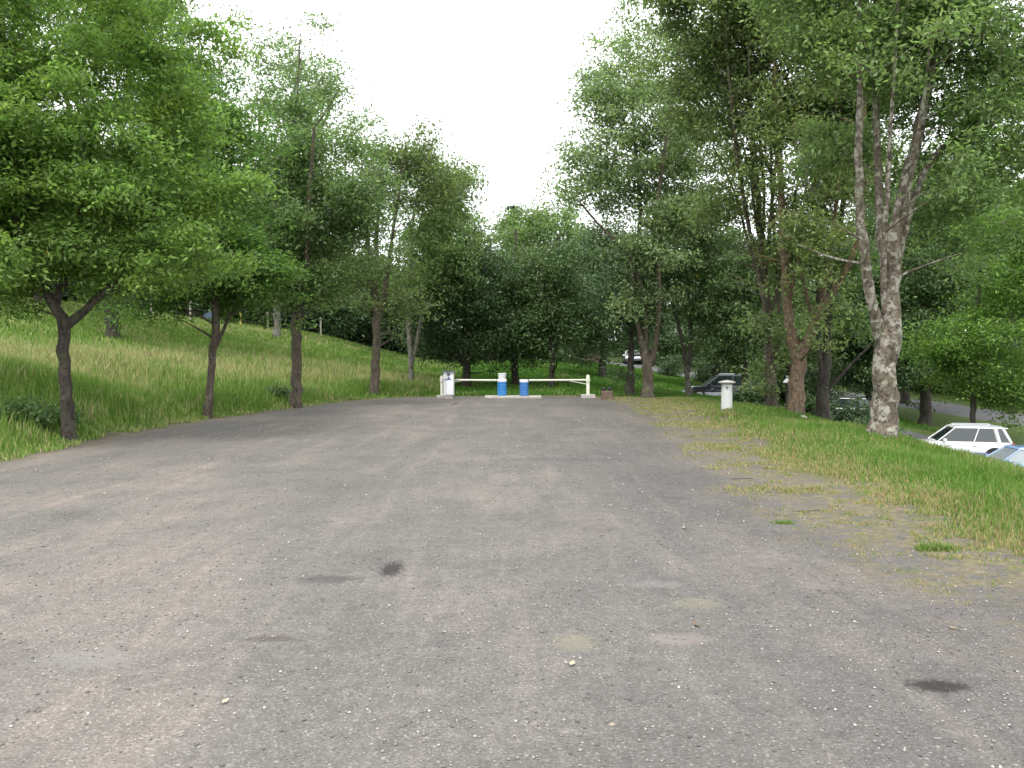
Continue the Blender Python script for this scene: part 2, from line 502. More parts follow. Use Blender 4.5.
    c = mix(t, mth(t, 'MULTIPLY', smap(t, e, -.45, .3, 0, .85), smap(t, noise(t, pos, 5, 6, .7), .40, .54)), c, straw)
    c = mix(t, mth(t, 'MULTIPLY', smap(t, e, -.1, .8), smap(t, noise(t, pos, 4.5, 6, .7), .50, .56, 0, .6)), c, weeds)
    soil = ramp(t, noise(t, pos, 6, 6, .7), [(.3, (.045, .075, .018)), (.7, (.11, .15, .045))])
    c = mix(t, smap(t, e, .9, 1.7), c, soil)
    t.links.new(c, b.inputs['Base Color'])
    b.inputs['Roughness'].default_value = .95
    b.inputs['Specular IOR Level'].default_value = .2
    hgt = mth(t, 'ADD', mth(t, 'MULTIPLY', sp.outputs[0], .5), mth(t, 'MULTIPLY', v2.outputs['Distance'], .6))
    bp = nd(t, 'ShaderNodeBump', Strength=.55, Distance=.012)
    t.links.new(hgt, bp.inputs['Height'])
    bp2 = nd(t, 'ShaderNodeBump', Strength=.5, Distance=.06)
    t.links.new(noise(t, pos, 2.2, 5, .6), bp2.inputs['Height']); t.links.new(bp.outputs[0], bp2.inputs['Normal'])
    t.links.new(bp2.outputs[0], b.inputs['Normal'])

gm, t, b = newmat('ground_soil'); gravel_nodes(t, b)
lm, t, b = newmat('gravel_surface'); gravel_nodes(t, b)
ground = mesh_np('ground', np.column_stack([gp, gz]), quads, np.full(len(quads), 4), gm, smooth=True, attrs={'edge': edge})
tag(ground, kind='structure')

# gravel lot: own sheet with a frayed outline, 4 mm above the ground
def densify(L, step):
    out = []
    n = len(L)
    for i in range(n):
        a_, b_ = L[i], L[(i + 1) % n]
        k = max(1, int(np.linalg.norm(b_ - a_) / step))
        for j in range(k): out.append(a_ + (b_ - a_) * j / k)
    return np.array(out)
lx = np.arange(-9, 5.61, .3); ly = np.arange(-14, 38, .3)
LX, LY = np.meshgrid(lx, ly)
lp = np.stack([LX.ravel(), LY.ravel()], 1)
lsd = lot_sd(lp) + .18 * np.sin(lp[:, 1] * 2.1 + np.sin(lp[:, 0] * 3)) * np.sin(lp[:, 1] * .8) 
nlx = len(lx)
jj, ii = np.meshgrid(np.arange(len(ly) - 1), np.arange(nlx - 1), indexing='ij')
a = (jj * nlx + ii).ravel()
lq = np.stack([a, a + 1, a + 1 + nlx, a + nlx], 1)
keep = (lsd[lq].max(1) < .25)
lq = lq[keep]
used, inv = np.unique(lq, return_inverse=True)
lv = lp[used]
gedge = lot_sd(lv) / band(lv)
lot = mesh_np('gravel_lot', np.column_stack([lv, H(lv) + .006]), inv.reshape(-1, 4), np.full(len(lq), 4), lm, smooth=True, attrs={'edge': gedge})
tag(lot, kind='structure')

# road and lower car park
am, t, b = newmat('asphalt')
g = nd(t, 'ShaderNodeNewGeometry')
c = ramp(t, noise(t, g.outputs['Position'], .8, 8, .7), [(.3, (.085, .085, .088)), (.7, (.13, .13, .132))])
t.links.new(c, b.inputs['Base Color']); b.inputs['Roughness'].default_value = .85
def strip(name, line, halfw, lift, mat):
    L = np.array(line)[:, :2]
    # resample smoothly
    tt = np.concatenate([[0], np.cumsum(np.linalg.norm(np.diff(L, axis=0), axis=1))])
    s = np.arange(0, tt[-1], 1.5)
    C = np.stack([np.interp(s, tt, L[:, 0]), np.interp(s, tt, L[:, 1])], 1)
    for _ in range(6): C[1:-1] = (C[:-2] + 2 * C[1:-1] + C[2:]) / 4
    T = np.gradient(C, axis=0); T /= np.linalg.norm(T, axis=1)[:, None]
    N = np.stack([-T[:, 1], T[:, 0]], 1)
    us = np.linspace(-halfw, halfw, 7)
    pts = (C[:, None] + N[:, None] * us[None, :, None]).reshape(-1, 2)
    zc = H(pts).reshape(-1, 7)
    z = (zc + lift + .03 - np.array([.25, 0, 0, 0, 0, 0, .25])[None]).reshape(-1)
    n = 7
    j, k = np.meshgrid(np.arange(len(C) - 1), np.arange(n - 1), indexing='ij')
    a_ = (j * n + k).ravel()
    q = np.stack([a_, a_ + 1, a_ + 1 + n, a_ + n], 1)
    o = mesh_np(name, np.column_stack([pts, z]), q, np.full(len(q), 4), mat, smooth=True)
    return tag(o, kind='structure')
strip('road', ROAD, 3.2, .05, am)
strip('car_park', [(17, 46.5), (22, 39), (23, 34), (23, 26), (23, 10), (22, -10)], 4.2, .04, am)
strip('path', [P(20, 300, 43)[:2], P(150, 312, 48.6)[:2], P(240, 323, 52.6)[:2], P(330, 333, 56)[:2], P(400, 346, 66)[:2]], .55, .04, plain('path_dust', (.30, .25, .18), .95, var=.2, scale=1))

# ------------------------------------------------------------------ trees
def leaf_cloud(centres, n_per, spread, size, rngl, flat=.75, aspect=.42, droop=.35):
    """many small leaf blades around the centres; returns verts, quads"""
    C = np.repeat(centres, n_per, axis=0)
    N = len(C)
    off = rngl.normal(0, 1, (N, 3)) * spread
    off[:, 2] *= flat
    lens = rngl.uniform(.4, 1.1, (N, 1))
    pos = C + off * lens
    L = size * rngl.uniform(.6, 1.35, N)
    az = rngl.uniform(0, 2 * np.pi, N)
    el = rngl.normal(-droop, .5, N)
    D = np.stack([np.cos(az) * np.cos(el), np.sin(az) * np.cos(el), np.sin(el)], 1)
    side = np.cross(D, [0, 0, 1.0]); side /= np.linalg.norm(side, axis=1)[:, None] + 1e-6
    up = np.cross(side, D)
    roll = rngl.normal(0, .7, N)
    side = side * np.cos(roll)[:, None] + up * np.sin(roll)[:, None]
    W = (L * aspect * .5)[:, None]
    Lc = L[:, None]
    v0 = pos; v2 = pos + D * Lc
    mid = pos + D * Lc * .45
    V = np.stack([v0, mid + side * W, v2, mid - side * W], 1).reshape(-1, 3)
    return V, np.arange(N * 4, dtype=np.int32).reshape(-1, 4)

def grow(stems, centres, seed, r_tip=.006, lift=.35, reach=.028):
    """stems: list of (pts, radii). Branches grow to every crown centre. Returns verts, quads"""
    rg = np.random.default_rng(seed)
    VV, FF, nv = [], [], 0
    NP, NR = [], []
    for pts, rad in stems:
        pts = np.array(pts, float); rad = np.array(rad, float)
        # densify with catmull-ish smoothing
        tt = np.concatenate([[0], np.cumsum(np.linalg.norm(np.diff(pts, axis=0), axis=1))])
        s = np.linspace(0, tt[-1], max(6, int(tt[-1] / .22)))
        Q = np.stack([np.interp(s, tt, pts[:, k]) for k in range(3)], 1)
        rr = np.interp(s, tt, rad)
        for _ in range(4):
            Q[1:-1] = (Q[:-2] + 2 * Q[1:-1] + Q[2:]) / 4
            rr[1:-1] = (rr[:-2] + 2 * rr[1:-1] + rr[2:]) / 4
        Q[1:-1] += rg.normal(0, .12, Q[1:-1].shape) * rr[1:-1, None]
        rr = rr * (1 + rg.normal(0, .05, len(rr)))
        n = 14 if rr.max() > .08 else 8
        V, Fq = tube_np(Q, rr, n)
        ctr = np.repeat(Q, n, axis=0)
        V = ctr + (V - ctr) * (1 + rg.normal(0, .035, (len(V), 1)))
        VV.append(V); FF.append(Fq + nv); nv += len(V)
        NP.append(Q[2:]); NR.append(rr[2:])
    NP = np.concatenate(NP); NR = np.concatenate(NR)
    d0 = np.linalg.norm(centres[:, None] - NP[None], axis=2).min(1)
    for ci in np.argsort(d0):
        c = centres[ci]
        dv = c - NP
        hd = np.hypot(dv[:, 0], dv[:, 1])
        cost = np.linalg.norm(dv, axis=1) + 1.6 * np.maximum(0, lift * hd - dv[:, 2])
        k = int(np.argmin(cost))
        p0, r0 = NP[k], NR[k]
        L = np.linalg.norm(c - p0)
        if L < .12: continue
        mid = p0 + (c - p0) * .5 + np.array([0, 0, -.06 * L]) + rg.normal(0, .07, 3) * L
        m = max(3, min(9, int(L / .35) + 3))
        s = np.linspace(0, 1, m)[:, None]
        Q = (1 - s) ** 2 * p0 + 2 * s * (1 - s) * mid + s * s * c
        rb = min(r0 * .62, r_tip + reach * L)
        rr = np.linspace(rb, r_tip, m) ** 1.0
        V, Fq = tube_np(Q, rr, 5 if rb < .05 else 8)
        VV.append(V); FF.append(Fq + nv); nv += len(V)
        NP = np.concatenate([NP, Q[1:]]); NR = np.concatenate([NR, rr[1:]])
    return np.concatenate(VV), np.concatenate(FF)

def sample_blobs(blobs, n, rg, shell=.55):
    """blobs: (c, r3). Points in the union of ellipsoids, denser near their outside"""
    vol = np.array([b[1][0] * b[1][1] * b[1][2] for b in blobs]) ** .8
    pick = rg.choice(len(blobs), n, p=vol / vol.sum())
    u = rg.normal(0, 1, (n, 3)); u /= np.linalg.norm(u, axis=1)[:, None]
    r = rg.uniform(0, 1, (n, 1)) ** shell
    C = np.array([b[0] for b in blobs])[pick]; Rr = np.array([b[1] for b in blobs])[pick]
    return C + u * r * Rr

DENS = 1.3
def clumps(main, k, rad, rg, mid):
    """every main point becomes a drooping spray of k points facing away from the crown's middle"""
    n = len(main)
    R_ = rad * rg.uniform(.55, 1.35, (n, 1, 1))
    u = rg.normal(0, 1, (n, k, 3)); u[..., 2] = 0
    u /= np.linalg.norm(u, axis=2)[..., None]
    rr = rg.uniform(0, 1, (n, k, 1)) ** .6
    off = u * rr * R_
    off[..., 2] = -.32 * (rr[..., 0] ** 1.5) * R_[..., 0] + rg.normal(0, .26, (n, k)) * R_[..., 0]
    tl = rg.normal(0, .45, (n, 1, 2)); off[..., 2] += (off[..., :2] * tl).sum(-1)
    out = main - mid; out[:, 2] *= .3; out /= np.linalg.norm(out, axis=1)[:, None] + .3
    off += (out[:, None, :] * R_ * .35)
    return (main[:, None, :] + off).reshape(-1, 3)
def hero(name, base, Y, stems_px, blobs_px, n_c, n_l, lsize, leaf, bark, label, cat='tree', group=None, spread=None, seed=1, flare=1.22, reach=.028, lift=.35, depth=1.0, kids=('trunk', 'crown'), flat=.5, twigs=0, thin=.86):
    rg = np.random.default_rng(seed * 101 + 3)
    mpp = Y / F
    X = P(base[0], base[1], Y)[0]
    z0 = h1(X, Y)
    org = np.array([X, Y, z0])
    root = empty(name, org, label, cat, group)
    stems = []
    wob = lambda: rg.uniform(-1, 1)
    for k, st in enumerate(stems_px):
        pts, rad = [], []
        dep = 0; slope = 0 if k == 0 else wob() * .28
        ystart = st[0][1]
        for (px, py, wpx) in st:
            p = P(px, py, Y); 
            p[1] += slope * (ystart - py) * mpp
            p[0] *= p[1] / Y if False else 1
            pts.append(p - org); rad.append(max(.006, wpx * mpp / 2 * thin))
        if k == 0:
            pts[0][2] = 0
            b0 = pts[0].copy(); r0 = rad[0]
            pts = [b0 + [0, 0, -.25], b0 + [0, 0, .02], b0 + (pts[1] - b0) * .12] + pts[1:]
            rad = [r0 * flare * 1.2, r0 * flare, r0 * 1.08] + rad[1:]
        stems.append((pts, rad))
    blobs = []
    for bl in blobs_px:
        px, py, rx, ry = bl[:4]
        dy = bl[4] if len(bl) > 4 else 0
        c = P(px, py, Y) + [0, dy, 0] - org
        blobs.append((c, (rx * mpp, rx * mpp * depth, ry * mpp)))
    cs = clumps(sample_blobs(blobs, int(n_c * DENS / 5.5), rg), 7, .5 + .013 * Y, rg, np.mean([b_[0] for b_ in blobs], axis=0))
    cs = cs[cs[:, 2] > .6]
    gc = cs
    if twigs:
        tw = []
        for k in range(twigs):
            sp_, sr_ = stems[rg.integers(len(stems))]
            j = rg.integers(2, len(sp_)) if len(sp_) > 2 else 1
            q0 = np.array(sp_[j - 1]) + (np.array(sp_[j]) - np.array(sp_[j - 1])) * rg.uniform()
            if q0[2] < 3.6: continue
            a_ = rg.uniform(0, 6.28); l_ = rg.uniform(.5, 2.2)
            tw.append(q0 + [math.cos(a_) * l_, math.sin(a_) * l_, rg.uniform(.1, 1.3) * l_])
        if tw: gc = np.concatenate([cs, np.array(tw)])
    V, Fq = grow(stems, gc, seed, reach=reach, lift=lift)
    mesh_np(kids[0], V, Fq, np.full(len(Fq), 4), M[bark], root, smooth=True)
    sp = spread if spread else max(.16, lsize * 2.6)
    V, Fq = leaf_cloud(cs, int(n_l * 1.3), sp * .95, lsize * .9, rg, flat=flat)
    mesh_np(kids[1], V, Fq, np.full(len(Fq), 4), M[leaf], root)
    return root

# --- row along the left edge of the lot
hero('ash_tree', (70, 443), 15.8,
     [[(70, 443, 15), (68, 415, 14), (65, 380, 13), (64, 345, 13), (67, 322, 15), (56, 306, 10), (40, 286, 8), (24, 245, 8), (5, 180, 6), (-10, 110, 3)],
      [(66, 326, 11), (78, 313, 9), (93, 302, 8), (108, 285, 8), (130, 245, 6), (150, 180, 4), (160, 110, 2)],
      [(55, 306, 10), (66, 270, 8), (75, 220, 7), (82, 140, 5), (80, 40, 3)]],
     [(70, 110, 130, 110), (-30, 170, 120, 110), (165, 190, 70, 85), (110, 10, 100, 80), (60, 240, 130, 42), (185, 240, 50, 30), (0, 40, 110, 90), (-10, 262, 60, 22)],
     760, 105, .125, 'leaf_ash', 'bark_dark', 'broad bright-green tree with dark forked trunk at the far left lot edge', seed=1, spread=.3)
hero('ash_tree', (208, 418), 22.8,
     [[(208, 418, 10), (210, 390, 9), (213, 350, 9), (217, 320, 9), (214, 290, 8), (212, 240, 6), (205, 160, 4), (200, 100, 2)],
      [(214, 352, 5), (222, 330, 4), (228, 308, 4), (238, 270, 3), (246, 220, 2)]],
     [(205, 190, 52, 75), (180, 255, 50, 42), (235, 250, 38, 50), (200, 120, 42, 45), (215, 275, 45, 18), (250, 272, 30, 20), (170, 270, 30, 16)],
     400, 75, .15, 'leaf_ash', 'bark_brown', 'slim-trunked green tree second from the left along the lot edge', seed=2, spread=.36)
hero('ash_tree', (296, 408), 27.8,
     [[(296, 408, 12), (296, 370, 11), (297, 330, 12), (299, 305, 12), (293, 250, 9), (290, 180, 6), (296, 110, 3), (300, 50, 2)],
      [(299, 318, 8), (308, 280, 7), (314, 220, 5), (325, 140, 3)], [(297, 310, 7), (284, 260, 5), (272, 210, 3)]],
     [(300, 235, 52, 48), (288, 175, 50, 55), (330, 190, 40, 55), (312, 120, 40, 50), (270, 270, 30, 28), (335, 265, 32, 28), (350, 215, 30, 40), (305, 285, 40, 20)],
     400, 75, .16, 'leaf_mid', 'bark_brown', 'straight grey-brown trunk with drooping soft green crown, third in the left row', seed=3, twigs=80, spread=.42)
hero('ash_tree', (376, 398), 35.5,
     [[(374, 398, 11), (375, 370, 10), (377, 335, 10), (376, 305, 10), (370, 260, 6), (364, 210, 4), (362, 165, 2)],
      [(377, 325, 7), (384, 300, 6), (392, 255, 4), (402, 200, 3), (410, 155, 2)], [(376, 300, 6), (378, 240, 4), (384, 180, 3), (386, 150, 2)]],
     [(372, 225, 36, 55), (400, 185, 45, 42), (425, 165, 38, 28), (380, 270, 38, 28), (440, 195, 28, 30), (355, 280, 30, 24), (400, 295, 30, 16)],
     260, 38, .2, 'leaf_olive', 'bark_brown', 'thin-leaved tree with many bare pinkish twigs showing, fourth in the left row', seed=4, twigs=220, spread=.5)
hero('birch_tree', (411, 392), 42,
     [[(411, 392, 7), (411, 365, 6), (410, 340, 6), (408, 310, 5), (410, 270, 4), (414, 210, 2)],
      [(412, 362, 5), (419, 330, 5), (422, 300, 4), (430, 250, 3), (440, 190, 2)]],
     [(430, 235, 42, 42), (412, 275, 40, 22), (445, 185, 32, 35), (450, 270, 30, 25)],
     200, 50, .22, 'leaf_mid', 'bark_birch', 'pale forked birch-like trunk just left of the gate', seed=5, spread=.5)
# --- further up the meadow on the left
hero('oak_tree', (112, 325), 36,
     [[(112, 325, 14), (110, 290, 13), (112, 240, 11), (120, 150, 8), (130, 60, 5), (135, -20, 3)], [(111, 270, 9), (90, 200, 7), (60, 110, 5), (40, 30, 3)], [(112, 230, 8), (150, 160, 6), (185, 90, 3)]],
     [(60, 20, 90, 75), (150, 20, 70, 60), (195, 70, 42, 40), (150, 100, 70, 55), (60, 130, 80, 60), (110, 200, 90, 60), (115, 280, 40, 22)],
     420, 60, .22, 'leaf_mid', 'bark_dark', 'tall tree on the meadow crest behind the broad left tree, sky showing through its top', seed=6, spread=.6)
hero('oak_tree', (38, 305), 41,
     [[(38, 305, 8), (38, 280, 8), (36, 230, 6), (30, 150, 3)]],
     [(30, 210, 60, 55), (0, 240, 60, 40), (60, 255, 35, 25)],
     170, 50, .25, 'leaf_dark', 'bark_brown', 'small pale-trunked tree standing on the crest at the upper left', seed=7, spread=.6)
hero('birch_tree', (277, 330), 50,
     [[(277, 330, 8), (277, 300, 7), (280, 230, 6), (290, 140, 4), (300, 40, 2)], [(278, 270, 5), (262, 190, 4), (250, 110, 2)], [(281, 230, 5), (310, 150, 4), (335, 90, 2)]],
     [(300, 80, 48, 58), (258, 110, 40, 50), (335, 105, 34, 45), (290, 170, 60, 40), (355, 150, 28, 36), (280, 40, 30, 25), (350, 200, 34, 36)],
     300, 34, .27, 'leaf_pale', 'bark_birch', 'tall airy pale-green birch behind the fence rising above the third left tree', seed=8, spread=.62)
# --- behind the gate
hero('hornbeam_tree', (466, 394), 44,
     [[(466, 394, 10), (467, 370, 9), (466, 340, 8), (465, 290, 6), (466, 240, 3)], [(466, 362, 6), (448, 348, 5), (430, 330, 3)], [(467, 360, 6), (486, 346, 5), (500, 330, 3)]],
     [(464, 305, 46, 40), (436, 322, 32, 22), (494, 325, 36, 22), (470, 275, 38, 26), (466, 342, 50, 12)],
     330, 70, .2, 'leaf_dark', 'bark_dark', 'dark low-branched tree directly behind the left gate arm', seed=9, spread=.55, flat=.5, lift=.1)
hero('hornbeam_tree', (515, 390), 46,
     [[(515, 390, 8), (515, 365, 8), (514, 330, 7), (515, 280, 5), (516, 230, 3)], [(515, 350, 5), (535, 335, 4), (548, 322, 3)]],
     [(515, 310, 42, 40), (530, 285, 36, 28), (500, 280, 36, 28), (520, 338, 40, 13)],
     300, 70, .2, 'leaf_wood', 'bark_dark', 'dark tree between the two blue barrels, trunk rising from behind the gate opening', seed=10, spread=.55, flat=.5, lift=.1)
hero('hornbeam_tree', (552, 393), 43,
     [[(552, 393, 6), (552, 365, 6), (553, 335, 6), (556, 290, 5), (560, 235, 2)], [(553, 345, 4), (545, 310, 3), (540, 270, 2)], [(553, 350, 4), (568, 320, 3), (580, 285, 2)]],
     [(550, 285, 30, 36), (572, 305, 36, 26), (560, 255, 28, 24), (592, 318, 28, 20), (545, 325, 30, 14)],
     230, 60, .21, 'leaf_wood', 'bark_dark', 'thin dark-stemmed tree behind the right gate arm', seed=11, spread=.55, flat=.6)
hero('beech_tree', (490, 372), 62,
     [[(490, 372, 8), (490, 300, 7), (490, 240, 4)], [(490, 310, 5), (460, 250, 3)], [(490, 310, 5), (525, 250, 3)]],
     [(465, 248, 38, 34), (500, 232, 42, 28), (450, 215, 24, 16), (530, 225, 28, 24), (490, 270, 60, 26)],
     260, 55, .3, 'leaf_mid', 'bark_dark', 'lighter green round-topped tree above and behind the dark gate trees', seed=12, spread=.75)
hero('beech_tree', (570, 372), 64,
     [[(570, 372, 8), (570, 300, 6), (568, 220, 3)]],
     [(565, 240, 34, 34), (590, 270, 32, 38), (548, 222, 18, 20), (560, 275, 40, 24)],
     220, 55, .3, 'leaf_mid', 'bark_dark', 'soft green tree behind the right gate arm, its top reaching the open sky', seed=13, spread=.75)
# --- right of the gate
hero('willow_tree', (648, 398), 35.5,
     [[(649, 398, 15), (648, 380, 13), (648, 362, 13), (640, 335, 7), (632, 300, 6), (636, 255, 5), (641, 215, 5), (636, 150, 4), (630, 80, 2)],
      [(650, 366, 9), (656, 340, 7), (657, 300, 6), (653, 250, 6), (652, 200, 5), (660, 130, 4), (668, 60, 2)],
      [(647, 362, 6), (646, 330, 5), (642, 290, 4), (632, 262, 4), (615, 243, 4), (596, 226, 3), (578, 205, 2)]],
     [(632, 140, 58, 50), (602, 105, 36, 42), (618, 190, 42, 26), (655, 60, 60, 48), (690, 125, 48, 55), (612, 50, 26, 28), (675, 215, 45, 32), (594, 160, 24, 20), (580, 190, 16, 12), (645, 250, 34, 28, -1), (655, 300, 28, 22, -.6), (625, 290, 24, 20), (660, 215, 30, 24, -1)],
     560, 52, .2, 'leaf_pale', 'bark_brown', 'tall multi-stemmed tree right of the gate with a limb reaching left over the lot end', thin=.78, seed=14, twigs=200, spread=.5)
hero('holly_tree', (630, 397), 37,
     [[(630, 397, 10), (630, 380, 9), (631, 350, 7), (631, 310, 4)]],
     [(630, 385, 8, 12), (630, 366, 6, 10), (628, 310, 24, 28), (640, 270, 25, 25)],
     150, 55, .16, 'leaf_dark', 'bark_dark', 'dark ivy-covered slim tree just left of the tall multi-stemmed tree', seed=15, spread=.28)
hero('birch_tree', (689, 397), 38,
     [[(689, 397, 7), (687, 370, 6), (683, 345, 5), (676, 315, 4), (669, 290, 3), (660, 240, 2)], [(689, 372, 5), (693, 340, 5), (693, 300, 4), (690, 240, 3), (694, 180, 2)]],
     [(690, 250, 42, 42), (712, 300, 36, 24), (705, 195, 40, 35), (665, 290, 25, 22)],
     250, 55, .2, 'leaf_wood', 'bark_birch', 'slender speckled birch between the multi-stemmed tree and the white pillar', seed=16, twigs=90, spread=.5)
hero('elm_tree', (603, 376), 54,
     [[(603, 376, 8), (603, 340, 7), (600, 280, 4)]],
     [(600, 290, 36, 32), (588, 330, 30, 14), (630, 320, 30, 20), (615, 250, 26, 24)],
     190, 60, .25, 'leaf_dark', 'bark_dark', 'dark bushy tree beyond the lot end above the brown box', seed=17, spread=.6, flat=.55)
hero('elm_tree', (745, 396), 36,
     [[(745, 396, 7), (745, 350, 6), (742, 290, 4), (745, 240, 2)]],
     [(740, 300, 30, 44), (722, 315, 28, 20), (760, 270, 22, 40), (742, 345, 22, 12), (756, 330, 20, 30)],
     280, 65, .19, 'leaf_wood', 'bark_dark', 'leafy ivy-hung tree behind the white pillar', seed=18, spread=.42)
# --- the right-hand clump
hero('alder_tree', (771, 412), 25.6,
     [[(772, 412, 17), (770, 385, 15), (769, 350, 12), (767, 310, 11), (763, 260, 10), (758, 200, 8), (752, 130, 6), (746, 60, 4), (742, 0, 3)],
      [(768, 330, 7), (758, 280, 6), (742, 220, 5), (728, 150, 4), (718, 80, 3)], [(765, 290, 6), (770, 230, 5), (778, 160, 4), (780, 90, 2)],
      [(767, 310, 5), (752, 250, 4), (738, 190, 3), (716, 140, 2)], [(764, 270, 5), (748, 200, 4), (742, 130, 3), (735, 60, 2)], [(762, 250, 5), (766, 190, 4), (760, 120, 3), (764, 50, 2)], [(771, 380, 6), (780, 330, 5), (776, 270, 5), (770, 200, 4), (768, 120, 2)], [(768, 330, 4), (780, 270, 4), (792, 200, 3), (800, 130, 2)]],
     [(750, 165, 40, 26), (725, 200, 26, 22), (735, 40, 60, 55), (700, 75, 45, 45), (745, -40, 80, 50), (770, 110, 40, 35), (720, 130, 35, 28), (705, 15, 45, 35), (765, 260, 24, 26, -1), (752, 320, 22, 20, -.8), (775, 205, 26, 22, -1), (760, 370, 14, 12, -.4)],
     460, 60, .17, 'leaf_olive', 'bark_brown', 'dark-based trunk leftmost in the right-hand clump, beside the small lamp', thin=.76, seed=19, twigs=260, spread=.42)
hero('alder_tree', (796, 415), 24,
     [[(795, 415, 19), (797, 390, 18), (798, 360, 19), (792, 335, 12), (786, 300, 11), (784, 250, 10), (781, 190, 8), (778, 120, 6), (774, 40, 4), (772, -40, 3)],
      [(800, 362, 13), (806, 335, 12), (818, 308, 10), (832, 284, 8), (845, 255, 7), (848, 215, 6), (842, 160, 5), (838, 80, 3)],
      [(812, 316, 6), (804, 292, 5), (798, 276, 4), (795, 262, 3)], [(822, 300, 6), (824, 265, 5), (828, 220, 4), (830, 150, 3)], [(788, 310, 5), (800, 240, 4), (806, 170, 3), (812, 90, 2)], [(832, 284, 5), (822, 230, 4), (818, 170, 3)]],
     [(800, 190, 28, 24), (800, 40, 70, 50), (790, 120, 45, 40), (840, 170, 36, 30), (770, -20, 80, 50), (840, 230, 26, 20), (820, 320, 24, 18, -.6), (850, 80, 50, 40), (795, 240, 26, 24, -1), (808, 345, 18, 14, -.5), (830, 200, 26, 24, -.9)],
     420, 60, .16, 'leaf_olive', 'bark_red', 'reddish forked trunk in the middle of the right-hand clump', thin=.8, seed=20, twigs=260, spread=.4)
hero('alder_tree', (823, 417), 25.2,
     [[(823, 417, 17), (823, 395, 15), (824, 375, 15), (827, 345, 9), (829, 300, 8), (838, 240, 7), (848, 170, 5), (852, 90, 3)],
      [(822, 380, 8), (818, 345, 6), (817, 300, 5), (812, 240, 4), (808, 170, 3)], [(828, 390, 5), (842, 372, 4), (858, 352, 3), (872, 338, 2)]],
     [(830, 120, 40, 45), (850, 250, 28, 30), (812, 200, 28, 24), (845, 310, 24, 24), (860, 60, 45, 50)],
     280, 60, .17, 'leaf_mid', 'bark_dark', 'thick brown trunk rightmost of the close clump, in front of the lower road', thin=.8, seed=21, twigs=160, spread=.42)
hero('poplar_tree', (885, 438), 17,
     [[(884, 438, 30), (884, 415, 27), (885, 385, 27), (887, 355, 27), (889, 330, 22), (892, 290, 18), (893, 250, 16), (900, 205, 14), (912, 160, 13), (922, 115, 11), (932, 70, 9), (944, 20, 7), (955, -50, 4)],
      [(884, 348, 16), (876, 325, 14), (867, 298, 12), (861, 265, 11), (853, 225, 10), (848, 185, 9), (846, 120, 7), (840, 40, 5), (836, -40, 3)],
      [(887, 330, 8), (878, 290, 7), (874, 230, 6), (870, 160, 5), (866, 80, 3), (862, 10, 2)], [(896, 250, 7), (903, 180, 6), (906, 110, 4), (905, 30, 2)],
      [(891, 300, 11), (884, 250, 10), (882, 200, 9), (883, 130, 8), (885, 60, 6), (888, -30, 4)],
      [(897, 262, 10), (908, 225, 9), (920, 190, 8), (942, 150, 6), (972, 125, 5), (1010, 92, 3), (1040, 70, 2)],
      [(930, 84, 5), (900, 66, 3), (850, 64, 2)], [(934, 62, 6), (975, 60, 4), (1024, 58, 3), (1070, 50, 2)], [(942, 26, 5), (985, 12, 3), (1040, 8, 2)]],
     [(890, 20, 90, 60), (960, 60, 80, 70), (830, 40, 60, 50), (1000, 150, 70, 55), (970, 210, 42, 36, 1.0), (850, 120, 40, 36, 1.2), (900, 120, 50, 40, 1.5), (960, -60, 110, 60), (800, -40, 80, 50), (1040, 70, 60, 70), (925, 165, 30, 24, -1.3), (870, 80, 36, 30, -1.4), (945, 290, 20, 24, 1.2)],
     680, 66, .135, 'leaf_mid', 'bark_patchy', 'largest tree at right with mottled lichen-patched trunk splitting into tall stems', thin=.85, seed=22, twigs=60, spread=.34, reach=.02)
# --- beyond the right-hand verge
hero('lime_tree', (926, 416), 47,
     [[(926, 416, 12), (926, 390, 11), (926, 350, 9), (926, 280, 6), (930, 200, 3)]],
     [(930, 320, 48, 40), (905, 280, 36, 40), (960, 270, 45, 45), (930, 220, 50, 40), (960, 180, 45, 36), (925, 368, 45, 14)],
     420, 60, .25, 'leaf_wood', 'bark_dark', 'dark-trunked tree beside the lower road right of the mottled trunk', seed=23, spread=.62)
hero('maple_tree', (973, 424), 39,
     [[(973, 424, 6), (973, 395, 6), (975, 340, 5), (980, 270, 3)], [(974, 380, 4), (1000, 340, 3), (1025, 300, 2)]],
     [(985, 330, 45, 42), (1020, 290, 48, 45), (945, 350, 28, 24), (1025, 370, 36, 24), (985, 385, 36, 12), (1015, 235, 50, 30), (1040, 400, 20, 14)],
     420, 70, .19, 'leaf_bright', 'bark_dark', 'bright-leaved spreading maple overhanging the white car at far right', seed=24, spread=.5, flat=.5)
hero('lime_tree', (868, 406), 52,
     [[(868, 406, 7), (868, 370, 6), (868, 320, 4), (868, 260, 2)]],
     [(866, 300, 32, 36), (848, 340, 26, 22), (890, 330, 28, 26), (868, 240, 30, 30), (860, 372, 24, 10)],
     240, 60, .25, 'leaf_dark', 'bark_dark', 'dark tree beyond the lower road, left of the mottled trunk', seed=25, spread=.6)

